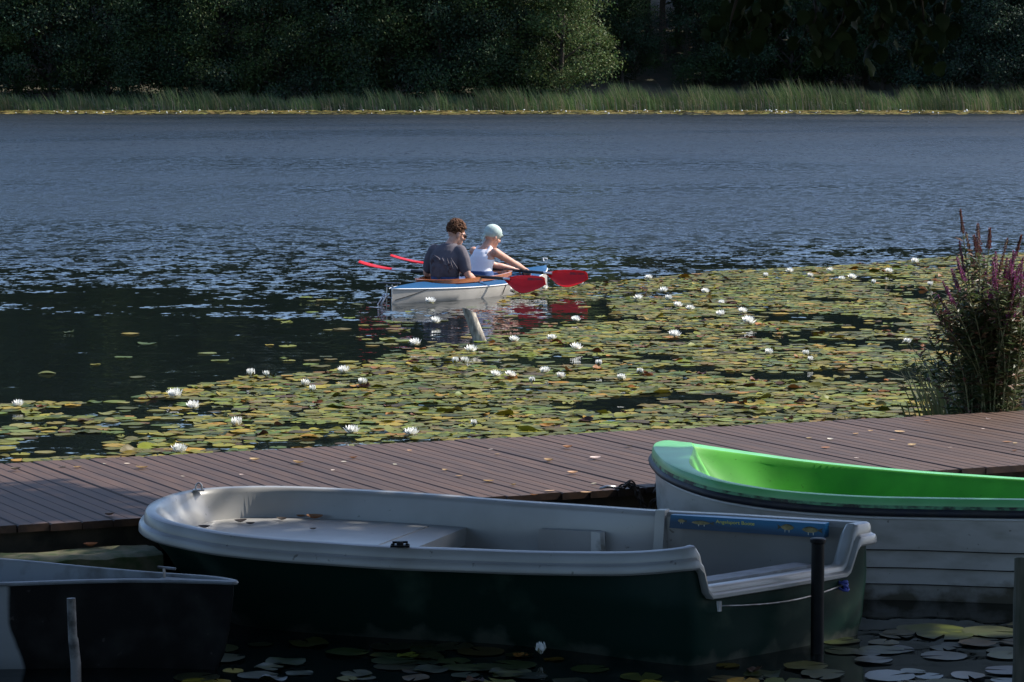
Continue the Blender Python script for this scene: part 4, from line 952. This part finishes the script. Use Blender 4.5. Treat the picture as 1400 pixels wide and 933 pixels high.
for x, y, sz, col, lb in [(329, 714, .055, LD, 'dark olive curled leaf on the bow seat of the white boat'), (342, 717, .04, LD, 'smaller black leaf just right of the olive one on the bow seat'), (385, 711, .05, LD, 'flat black leaf in the middle of the bow seat'), (411, 707, .04, LB, 'small brown leaf left of the large one on the bow seat'), (430, 709, .075, LB, 'large reddish brown curled leaf on the bow seat of the white boat'), (428, 724, .03, LD, 'small black leaf near the front edge of the bow seat'), (279, 722, .05, LD, 'thin dark twig leaf at the tip of the bow seat')]:
    p = unp(x, y, seatz + .008); tag(obj('fallen_leaf', dry_leaf(sz, col, .7), None, loc=p, rot=(0, 0, random.uniform(-.5, .5))), lb, 'leaf')
q = unp(124, 747, .252); tag(obj('fallen_leaf', dry_leaf(.06, (.36, .12, .03), .8), None, loc=q, rot=(0, 0, .4)), 'orange brown leaf lying on the mossy ledge', 'leaf')

# ------------------------------------------------------------------ purple loosestrife and sedges at the bank
pb_ = V((2.78, 17.45, .0)); ply = thing('loosestrife_plant', pb_, 'tall bushy purple-flowered plant growing behind the dock at the right edge', 'plant')
rr_ = random.Random(11)
tips = [(1313, 287), (1321, 318), (1332, 322), (1337, 306), (1354, 312), (1378, 326), (1390, 345), (1397, 322), (1302, 368), (1309, 352), (1345, 352), (1362, 345), (1290, 385), (1284, 405), (1296, 392), (1318, 372), (1330, 372), (1350, 372), (1368, 380), (1388, 372), (1281, 428), (1292, 420), (1305, 410), (1326, 400), (1340, 395), (1358, 402), (1375, 400), (1395, 395), (1410, 350), (1425, 330), (1440, 360), (1420, 390), (1405, 410), (1450, 400), (1312, 330), (1382, 355)] + [(1365 + 34 * math.cos(q * 2.4) * (.4 + q / 40) + 14, 385 - 45 * math.sin(q * 1.7) * (.3 + q / 50) - 8) for q in range(26)]
fol = MB(); GR = [(.06, .09, .03), (.085, .115, .045), (.05, .07, .028), (.12, .12, .05), (.16, .09, .06)]
def lance(mb, p, d, ln, w_, col):
    d = d.normalized(); s = d.cross(V((0, 0, 1))); s = s.normalized() if s.length > .01 else V((1, 0, 0)); dr = V((0, 0, -.25 * ln))
    mb.add([p, p + d * ln * .45 + s * w_, p + d * ln + dr, p + d * ln * .45 - s * w_], [(0, 1, 2, 3)], 0, col)
stems = MB(); nspk = 0
allt = [(x, y, True) for x, y in tips] + [(rr_.gauss(1350, 45), rr_.uniform(385, 510), False) for _ in range(105)]
for x, y, fl_ in allt:
    Yd = 17.45 + rr_.uniform(-.28, .35); s_ = F / Yd; tip = V(((x - 700) / s_, Yd, HC - (y - 105) / s_))
    b0 = V((2.70 + (tip.x - 2.70) * .25 + rr_.uniform(-.07, .07), Yd + rr_.uniform(-.08, .08), -.05)); midp = b0.lerp(tip, .55) + V((rr_.uniform(-.05, .07) - .25 * (tip.x - 2.75), 0, .04)) + V((0, 0, 0))
    pth = catmull([b0, midp, tip], 7); stems.tube([p - pb_ for p in pth], list(np.linspace(.006, .002, len(pth))), 5)
    L_ = sum((pth[i + 1] - pth[i]).length for i in range(len(pth) - 1)); nl = int(L_ * 85)
    top_ = .86 if fl_ else 1.0
    for i in range(nl):
        t = rr_.uniform(.12, top_); f_ = t * (len(pth) - 1); k = min(int(f_), len(pth) - 2); p = pth[k].lerp(pth[k + 1], f_ - k) - pb_
        a = rr_.uniform(0, 6.28); lance(fol, p, V((math.cos(a), math.sin(a), rr_.uniform(.1, 1.0))), rr_.uniform(.055, .11), rr_.uniform(.007, .013), jit(rr_.choice(GR), .3))
    if fl_:
        sp_ = MB(); thin_ = rr_.uniform(.6, 1.0); red = y < 330 or rr_.random() < .12; ln = rr_.uniform(.14, .28)
        t0 = max(.3, 1 - ln / L_)
        for i in range(80):
            t = t0 + (1 - t0) * (i / 79); f_ = t * (len(pth) - 1); k = min(int(f_), len(pth) - 2); p = pth[k].lerp(pth[k + 1], f_ - k) - pb_; a = i * 2.4
            r0 = (.013 * (1 - .7 * ((t - t0) / (1 - t0))) + .003) * (.45 + .95 * abs(math.sin(i * .42 + x))) * rr_.uniform(.7, 1.3) * thin_; d = V((math.cos(a), math.sin(a), .35)); c_ = jit(rr_.choice([(.13, .035, .03), (.17, .05, .035), (.10, .03, .03)]) if red else rr_.choice([(.24, .04, .17), (.28, .06, .22), (.15, .035, .06), (.19, .04, .10)]), .3)
            s = V((-math.sin(a), math.cos(a), 0)) * .0055; sp_.add([p, p + d * r0 * .7 + s, p + d * r0 + V((0, 0, .006)), p + d * r0 * .7 - s], [(0, 1, 2, 3)], 0, c_); sp_.add([p + d * r0 * .5, p + d * r0 * .8 + V((0, 0, .009)) + s, p + d * r0 * 1.1, p + d * r0 * .8 - V((0, 0, .005))], [(0, 1, 2, 3)], 0, c_)
        sp_.build('flower_spike', M['plant'], ply)
stems.build('stems', M['sepal'], ply, smooth=True)
stuff(fol.build('foliage', M['plant'], ply))
def sedge(px, py, n, hgt, spread, label, z=0.0, lean=0.0):
    p0 = unp(px, py, z); mb = MB()
    for i in range(n):
        a = rr_.uniform(0, 6.28); hh = hgt * rr_.uniform(.5, 1.1); b0 = V((math.cos(a), math.sin(a), 0)) * spread * rr_.random() ** .5 * .5; out = V((math.cos(a) * .5 + lean, math.sin(a) * .3, 0)) * hh * rr_.uniform(.2, .8)
        c_ = jit(rr_.choice([(.05, .075, .03), (.075, .10, .04), (.10, .10, .05)]), .3); w_ = V((rr_.uniform(.0025, .005), .001, 0))
        q = [b0, b0 + out * .25 + V((0, 0, hh * .5)), b0 + out * .6 + V((0, 0, hh * .85)), b0 + out + V((0, 0, hh * rr_.uniform(.75, 1)))]
        mb.add([q[0] - w_, q[0] + w_, q[1] - w_, q[1] + w_, q[2] - w_ * .7, q[2] + w_ * .7, q[3]], [(0, 1, 3, 2), (2, 3, 5, 4), (4, 5, 6)], 0, c_)
    o = mb.build('sedge_tuft', M['plant'], loc=p0 + V((0, 0, -.03))); tag(o, label, 'grass')
sedge(1345, 606, 260, .62, .75, 'dense grassy tuft around the foot of the purple plant', lean=-.25)
sedge(1275, 606, 14, .30, .30, 'thin grass blades behind the dock left of the purple plant', lean=-.1)
sedge(1175, 603, 8, .20, .2, 'few short green shoots behind the dock, right of center')
sedge(1065, 606, 6, .19, .12, 'small green shoot poking above the dock far edge')

# ------------------------------------------------------------------ far shore: lily band, reeds, trees
mb = MB()
for i in range(5200):
    x = random.uniform(-40, 40); y = 179 + 21.5 * random.random() ** .8 + 1.5 * noise.noise(V((x * .12, 0, 0)))
    r = random.uniform(.16, .34); n = 6; tz = random.gauss(0, .012); c = jit(random.choice([(.15, .12, .035), (.11, .105, .03), (.19, .14, .05), (.08, .08, .025)]), .3)
    mb.add([(x + r * math.cos(2 * math.pi * k / n), y + r * math.sin(2 * math.pi * k / n), .02 + random.random() * .03 + tz * math.sin(2 * math.pi * k / n + i) * r * 3) for k in range(n)], [tuple(range(n))], 0, c)
stuff(tag(mb.build('far_lily_pads', M['pad']), 'thin olive band of lily pads along the far shore', 'lily pads'))
mb = MB()
for i in range(170):
    x = random.uniform(-40, 40); y = 180 + 20 * random.random() ** .6; r = random.choice((.025, .03, .04, .06))
    mb.ell((x, y, .05 + r * .4), (r, r, r * .7), 6, 4)
stuff(tag(mb.build('far_water_lilies', M['petal']), 'white specks of water lilies in the band along the far shore', 'water lilies'))
mb = MB()
def reed_col(x): return random.choice([(.10, .16, .04), (.13, .19, .06), (.17, .20, .07), (.08, .13, .035), (.26, .23, .12)])
for i in range(15000):
    x = random.uniform(-40, 40); y = 200.6 + random.random() ** 1.3 * 5.0
    hh = (1.75 + .7 * noise.noise(V((x * .22, 1.7, 0))) + .7 * noise.noise(V((x * .9, 4.7, y * .3)))) * random.uniform(.65, 1.12) * (1 if x > 0 else .92)
    if noise.noise(V((x * .45, y * .25, 8))) < -.22 and random.random() < .6: hh *= .55
    hh *= .82 + .18 * ss(2, 10, x)
    ln = -random.uniform(.08, .45) * hh; w_ = random.uniform(.012, .026); z0 = -.1; c = jit(reed_col(x), .3)
    k_ = .75 + .7 * noise.noise(V((x * .35, y * .4, 3))); c = tuple(q * max(.35, k_) for q in c)
    if random.random() < .10: c = jit((.30, .25, .18), .25); hh *= .55; ln *= .4
    b0 = V((x, y, z0)); m_ = V((x + ln * .25, y, z0 + hh * .55)); t_ = V((x + ln, y + random.uniform(-.1, .1), z0 + hh)); wv = V((w_, 0, 0))
    mb.add([b0 - wv, b0 + wv, m_ + wv, m_ - wv, t_], [(0, 1, 2, 3), (3, 2, 4)], 0, c)
    if random.random() < .55:
        q = b0.lerp(m_, random.uniform(.4, 1)); e = q + V((-random.uniform(.1, .5), random.uniform(-.2, .2), random.uniform(.05, .4))); mb.add([q - V((0, 0, .02)), q + V((0, 0, .02)), e], [(0, 1, 2)], 0, c)
stuff(tag(mb.build('reed_bed', M['reed']), 'long bed of green reeds along the far shore', 'reeds'))

def leaf_quad(c, s, rnd):
    n_ = V((rnd.gauss(0, 1), rnd.gauss(0, 1), rnd.gauss(.6, 1))).normalized(); a = n_.orthogonal().normalized(); b = n_.cross(a); q = rnd.uniform(0, 6.28)
    u = a * math.cos(q) + b * math.sin(q); v = n_.cross(u); return [c - u * s, c + v * s * .55, c + u * s, c - v * s * .55]
def crown_mesh(seed, hgt, z0, rad, blobs, per, leaf, cols, shape, limbs):
    rnd = random.Random(seed); mb = MB(); wood = MB()
    for k in range(blobs):
        t = (k + rnd.random()) / blobs; z = z0 + (hgt - z0) * t; rr = rad * shape(t); a = rnd.uniform(0, 6.28); q = rnd.random() ** .45
        c = V((math.cos(a) * rr * q, math.sin(a) * rr * q, z)); br = rad * rnd.uniform(.20, .42); col = rnd.choice(cols); kk = rnd.uniform(.75, 1.25)
        if k % limbs == 0: wood.tube([V((0, 0, max(z0 * .6, z - .3 * rad))), c * .5 + V((0, 0, z * .5 - .1)), c], [.10 * rad / 4, .06 * rad / 4, .02], 5)
        for i in range(per):
            d = V((rnd.gauss(0, 1), rnd.gauss(0, 1), rnd.gauss(0, 1))).normalized(); p = c + V((d.x * br, d.y * br, d.z * br * .72)) * abs(rnd.gauss(.78, .3))
            mb.add(leaf_quad(p, leaf * rnd.uniform(.6, 1.2), rnd), [(0, 1, 2, 3)], 0, tuple(x * kk * rnd.uniform(.8, 1.2) for x in col))
    return mb.mesh('crown', M['leafA']), wood
def trunk_mesh(seed, hgt, r, m, wood):
    rnd = random.Random(seed); pth = [V((rnd.gauss(0, .05) * i, rnd.gauss(0, .05) * i, hgt * i / 6)) for i in range(7)]; wood.tube([V((0, 0, -.6))] + pth, [r * 1.5, r * 1.15] + [r * (1 - .13 * i) for i in range(1, 7)], 9)
    return wood.mesh('trunk', m, smooth=True)
DG = [(.036, .060, .020), (.028, .050, .022), (.046, .068, .022), (.032, .055, .030)]
LG = [(.075, .105, .035), (.06, .09, .03), (.09, .12, .045)]
BG = [(.032, .052, .032), (.042, .064, .040), (.028, .048, .030)]
oval = lambda t: math.sin(math.pi * (.12 + .85 * t)) ** .7
low = lambda t: (1 - t ** 2.2) * .9 + .1
kinds = {}
def kind(name, seed, hgt, z0, rad, blobs, per, leaf, cols, shape, tr, tm_, limbs=3):
    c, wd_ = crown_mesh(seed, hgt, z0, rad, blobs, per, leaf, cols, shape, limbs); kinds[name] = (c, trunk_mesh(seed, hgt * .85, tr, tm_, wd_))
kind('bushA', 1, 9.5, .7, 3.6, 70, 460, .10, DG, low, .16, M['bark'])
kind('bushB', 2, 11.5, .9, 3.9, 80, 460, .10, DG, low, .18, M['bark'])
kind('bright', 3, 13.0, .9, 3.6, 90, 460, .10, LG, lambda t: .75 + .25 * math.sin(t * 7) if t < .85 else .5, .2, M['bark'])
kind('bluish', 4, 10.0, .9, 3.8, 75, 460, .10, BG, low, .17, M['bark'])
kind('tallA', 5, 25.0, 6.0, 4.8, 90, 120, .30, DG, oval, .24, M['bark'])
kind('tallB', 6, 28.0, 8.0, 4.6, 90, 110, .30, BG, oval, .26, M['bark_light'])
kind('tallC', 8, 24.0, 4.0, 5.2, 100, 120, .30, DG, oval, .22, M['bark'])
def tree(kn, px, Y, sc, label, group, name='broadleaf_tree'):
    X = (px - 700) / F * Y; z = far_z(X, Y)
    t = thing(name, (X, Y, z), label, 'tree', group, rz=random.uniform(0, 6.28)); t.scale = (sc, sc, sc * random.uniform(.94, 1.06))
    obj('trunk', kinds[kn][1], t); obj('crown', kinds[kn][0], t)
tree('bright', 768, 207.5, 1.0, 'light green tree catching the sun, standing out of the dark far shore', None)
ORD = ['first', 'second', 'third', 'fourth', 'fifth', 'sixth', 'seventh', 'eighth', 'ninth', 'tenth', 'eleventh']
for i, (px, Y, k, sc) in enumerate(((-15, 206.5, 'bushB', 1), (70, 207, 'bushA', 1.1), (150, 206.8, 'bushB', .95), (230, 207.5, 'bushA', 1.1), (300, 206.7, 'bushB', 1.05), (385, 207, 'bushA', 1), (455, 206.8, 'bushB', 1), (530, 207.5, 'bushA', 1.15), (600, 207, 'bushB', 1), (668, 207, 'bushA', 1.05), (712, 212, 'bushB', 1.1))):
    tree(k, px, Y, sc, 'dark bushy shore tree, %s from the left edge, left of the light green tree' % ORD[i], 'dark bushy trees along the far shore')
for i, (px, Y, k, sc) in enumerate(((850, 219, 'bushA', .75), (960, 219, 'bushB', .8), (1020, 220, 'bushB', .9), (1080, 218, 'bushA', 1), (1145, 220, 'bushB', 1), (1205, 217, 'bushA', 1))):
    tree(k, px, Y, sc, 'dark bushy tree set back in shade, %s to the right of the light green tree' % ORD[i], 'dark bushy trees along the far shore')
for px, Y, k, sc, lb in ((1275, 215, 'bluish', 1.0, 'left of three bluish green bushy trees at the far right'), (1345, 213, 'bluish', 1.05, 'middle of three bluish green bushy trees at the far right'), (1420, 214, 'bluish', 1.1, 'rightmost of three bluish green bushy trees, cut by the frame')):
    tree(k, px, Y, sc, lb, 'bluish bushy trees at the far right')
i = 0; px = -40
while px < 1450:
    yy = (214.5 if px < 690 else 222) + random.uniform(-1.5, 2.5) + (8 if 800 < px < 1100 else 0)
    tree(('tallA', 'tallC', 'tallB')[i % 3], px, yy, random.uniform(.9, 1.08), 'tall forest tree in the dark wood behind the bushes of the far shore', 'tall trees of the far wood', 'forest_tree'); i += 1
    px += random.uniform(62, 95)
for px, yy in ((868, 226), (905, 230), (938, 227), (985, 229)): tree('tallB', px, yy, 1.0, 'tall forest tree in the dark wood behind the bushes of the far shore', 'tall trees of the far wood', 'forest_tree')
wood_ = MB(); rr_ = random.Random(31)                     # the depth of the wood behind, one dark mass
for row, Y in enumerate((222, 232, 243, 256)):
    X = -62
    while X < 62:
        if row == 0 and -37 < X < 37: X += 5; continue
        Yv = Y + rr_.uniform(-3, 3); z0 = far_z(X, Yv); hh = rr_.uniform(22, 28); wood_.tube([V((X, Yv, z0 - .5)), V((X + rr_.uniform(-.4, .4), Yv, z0 + hh * .8))], [.28, .1], 7)
        for k in range(34):
            t = rr_.random(); rr = 4.9 * oval(t); a = rr_.uniform(0, 6.28); q = rr_.random() ** .5; c = V((X + math.cos(a) * rr * q, Yv + math.sin(a) * rr * q, z0 + hh * (.16 + .84 * t)))
            col = rr_.choice(DG)
            for j in range(60):
                d = V((rr_.gauss(0, 1), rr_.gauss(0, 1), rr_.gauss(0, .8))).normalized(); wood_.add(leaf_quad(c + d * rr_.uniform(.8, 1.7), rr_.uniform(.35, .6), rr_), [(0, 1, 2, 3)], 1, col)
        X += rr_.uniform(3.6, 5.2)
nvw = len(wood_.v); cols_ = [(.05, .04, .03)] * nvw
for f_, m_i in zip(wood_.f, wood_.m):
    if m_i:
        for v_ in f_: cols_[v_] = DG[f_[0] % 4]
wood_.c = cols_
stuff(tag(wood_.build('far_wood', [M['bark'], M['leafA']]), 'dark depth of the wood behind the shore trees', 'wood'))

# ------------------------------------------------------------------ near trees: two on the right bank shade the moored boats, one added at left
def shade_limit(u):                                       # how far across the dock (m from its near edge) the shade reaches
    ul = (unp(235, 690, .35) - DF).dot(E_); ur = (unp(870, 668, .35) - DF).dot(E_); ur2 = (unp(1160, 650, .35) - DF).dot(E_)
    return 1.45 + (-.20 - 1.45) * ss(ul - .25, ul + .15, u) - .75 * ss(ur - .1, ur + .5, u) - .55 * ss(ur2 - .2, ur2 + .5, u)
holes = [(unp(1310, 866), .16), (V((1.42, 12.10, .22)), .17), (unp(1385, 866), .12), (unp(50, 757, .24), .17)]
trees = []
for tx, ty, lab in ((5.4, 11.2, 'overhanging shore tree whose leafy branch hangs into the top right'), (5.2, 6.6, 'second shore tree shading the moored boats from the right bank'), (-3.4, 3.6, 'unseen tree on the left bank, added to block skylight from the boats')):
    t = thing('shore_tree', (tx, ty, near_z(tx, ty)), lab, 'tree'); trees.append((t, V((tx, ty, near_z(tx, ty))), MB(), MB()))
rr_ = random.Random(21); cl = 0
NL = [(.040, .065, .020), (.032, .055, .018), (.055, .08, .025)]
while cl < 760:
    g0 = V((rr_.uniform(-5.6, 3.2), rr_.uniform(6.5, 14.8), .35)); u = (g0 - DF).dot(E_); d = -(g0 - DF).dot(NN)
    if d > shade_limit(u) - .12: continue
    z = rr_.uniform(3.5, 9.5); p = g0 + SD * ((z - .35) / SD.z)
    if p.x < -1.5 or (p - V((5.3, 9.5, p.z))).length > 7.2: continue
    t, tb, lm, wm = min(trees[:2], key=lambda q: (q[1].xy - p.xy).length + abs(q[1].y - p.y)); cl += 1
    if cl % 5 == 0:
        a = V((0, 0, max(1.4, z * .55))); b_ = p - tb; wm.tube([a, a.lerp(b_, .5) + V((0, 0, .35)), b_], [.07, .035, .010], 6)
    for i in range(60):
        q = p + V((rr_.gauss(0, .27), rr_.gauss(0, .27), rr_.gauss(0, .2)))
        s = (q.z - .35) / SD.z; gg = q - SD * s; uu = (gg - DF).dot(E_); dd = -(gg - DF).dot(NN)
        if dd > shade_limit(uu) or q.z < 3.1: continue  # crowns shaped by dropping leaves that would shade the sunlit areas
        if any((gg - c - SD * ((.35 - c.z) / SD.z)).length < r for c, r in holes): continue
        lm.add([x - tb for x in leaf_quad(q, rr_.uniform(.07, .12), rr_)], [(0, 1, 2, 3)], 0, jit(rr_.choice(NL), .25))
t, tb, lm, wm = trees[2]  # out-of-view left tree, added to keep skylight off the boats
for cl in range(1050):
    p = V((rr_.uniform(-8, 3.5), rr_.uniform(-2, 13.0), rr_.uniform(3.5, 8.5)))
    gq = p - SD * ((p.z - .35) / SD.z)
    if ((p - V((-2.5, 5, p.z))).length > 8.0) or -(gq - DF).dot(NN) > shade_limit((gq - DF).dot(E_)) - .7: continue
    if cl % 5 == 0: a = V((0, 0, max(1.4, p.z * .5))); b_ = p - tb; wm.tube([a, a.lerp(b_, .5) + V((0, 0, .35)), b_], [.07, .035, .010], 6)
    for i in range(48):
        q = p + V((rr_.gauss(0, .32), rr_.gauss(0, .32), rr_.gauss(0, .2)))
        if q.z > 3.0: lm.add([x - tb for x in leaf_quad(q, rr_.uniform(.09, .15), rr_)], [(0, 1, 2, 3)], 0, jit(rr_.choice(NL), .25))
for k, (t, tb, lm, wm) in enumerate(trees):
    wm.tube([V((0, 0, -.5)), V((.02, 0, 1.2)), V((-.15, .1, 3.2)), V((-.3, .1, 5.5)), V((-.2, 0, 8.5))], [.30, .24, .20, .15, .06], 12)
    wm.build('trunk', M['bark'], t, smooth=True); lm.build('crown', M['leafB'], t)
# the drooping branch seen at the top right of the picture
t, tb = trees[0][0], trees[0][1]
def at(px, py, Y): d = ray(px, py); return V((0, 0, HC)) + d * (Y / d.y)
YB = 11.6
br = MB(); main = catmull([V((5.25, 11.3, 3.4)), V((3.6, 11.5, 3.15)), at(1330, -60, YB), at(1220, -12, YB), at(1100, -20, YB - .1), at(1000, -10, YB)], 8)
br.tube([p - tb for p in main], list(np.linspace(.045, .006, len(main))), 7)
twigs = [[(1300, -45), (1290, 20), (1285, 70)], [(1255, -30), (1262, 30), (1248, 85)], [(1210, -12), (1205, 40), (1180, 72)], [(1160, -14), (1150, 30), (1128, 62)], [(1110, -18), (1115, 25), (1090, 60)], [(1060, -15), (1050, 20), (1020, 48)], [(1010, -10), (1000, 25), (998, 50)]]
lv = []
for tw in twigs:
    P_ = catmull([at(x, y, YB + rr_.uniform(-.15, .15)) for x, y in tw], 6); br.tube([p - tb for p in P_], list(np.linspace(.007, .002, len(P_))), 5)
    lv += [P_[int(rr_.uniform(.1, 1) * (len(P_) - 1))] for _ in range(22)] + [P_[-1]]
for i in range(60): lv.append(main[rr_.randrange(16, len(main))])
bro = br.build('branch', M['bark'], t, smooth=True)
def broad_leaf():
    mb = MB(); n = 9; L_ = []; R_ = []; mid = []
    for i in range(n):
        q = i / (n - 1); w_ = .034 * (math.sin(math.pi * min(1, q ** .75 * .97 + .03))) ** .7; zz = -.02 * q * q
        L_.append(V((w_, .085 * q, zz - .006 + .004 * math.sin(q * 12)))); R_.append(V((-w_, .085 * q, zz - .006 - .004 * math.sin(q * 11)))); mid.append(V((0, .085 * q, zz)))
    c = tuple(x * .55 for x in jit(rr_.choice(NL), .3)); mb.add(L_ + mid + R_, [(i, i + 1, n + i + 1, n + i) for i in range(n - 1)] + [(n + i, n + i + 1, 2 * n + i + 1, 2 * n + i) for i in range(n - 1)], 0, c)
    return mb.mesh('leaf', M['leafB'], smooth=True)
lms = [broad_leaf() for _ in range(6)]
for p in lv:
    obj('leaf', lms[rr_.randrange(6)], bro, loc=p - tb + V((rr_.gauss(0, .03), rr_.gauss(0, .05), rr_.gauss(-.01, .02))), rot=(rr_.uniform(-1.9, -.7), rr_.uniform(-.5, .5), rr_.uniform(0, 6.28)), scale=rr_.uniform(.55, 1.0))

S.render.resolution_x = 1024; S.render.resolution_y = 682
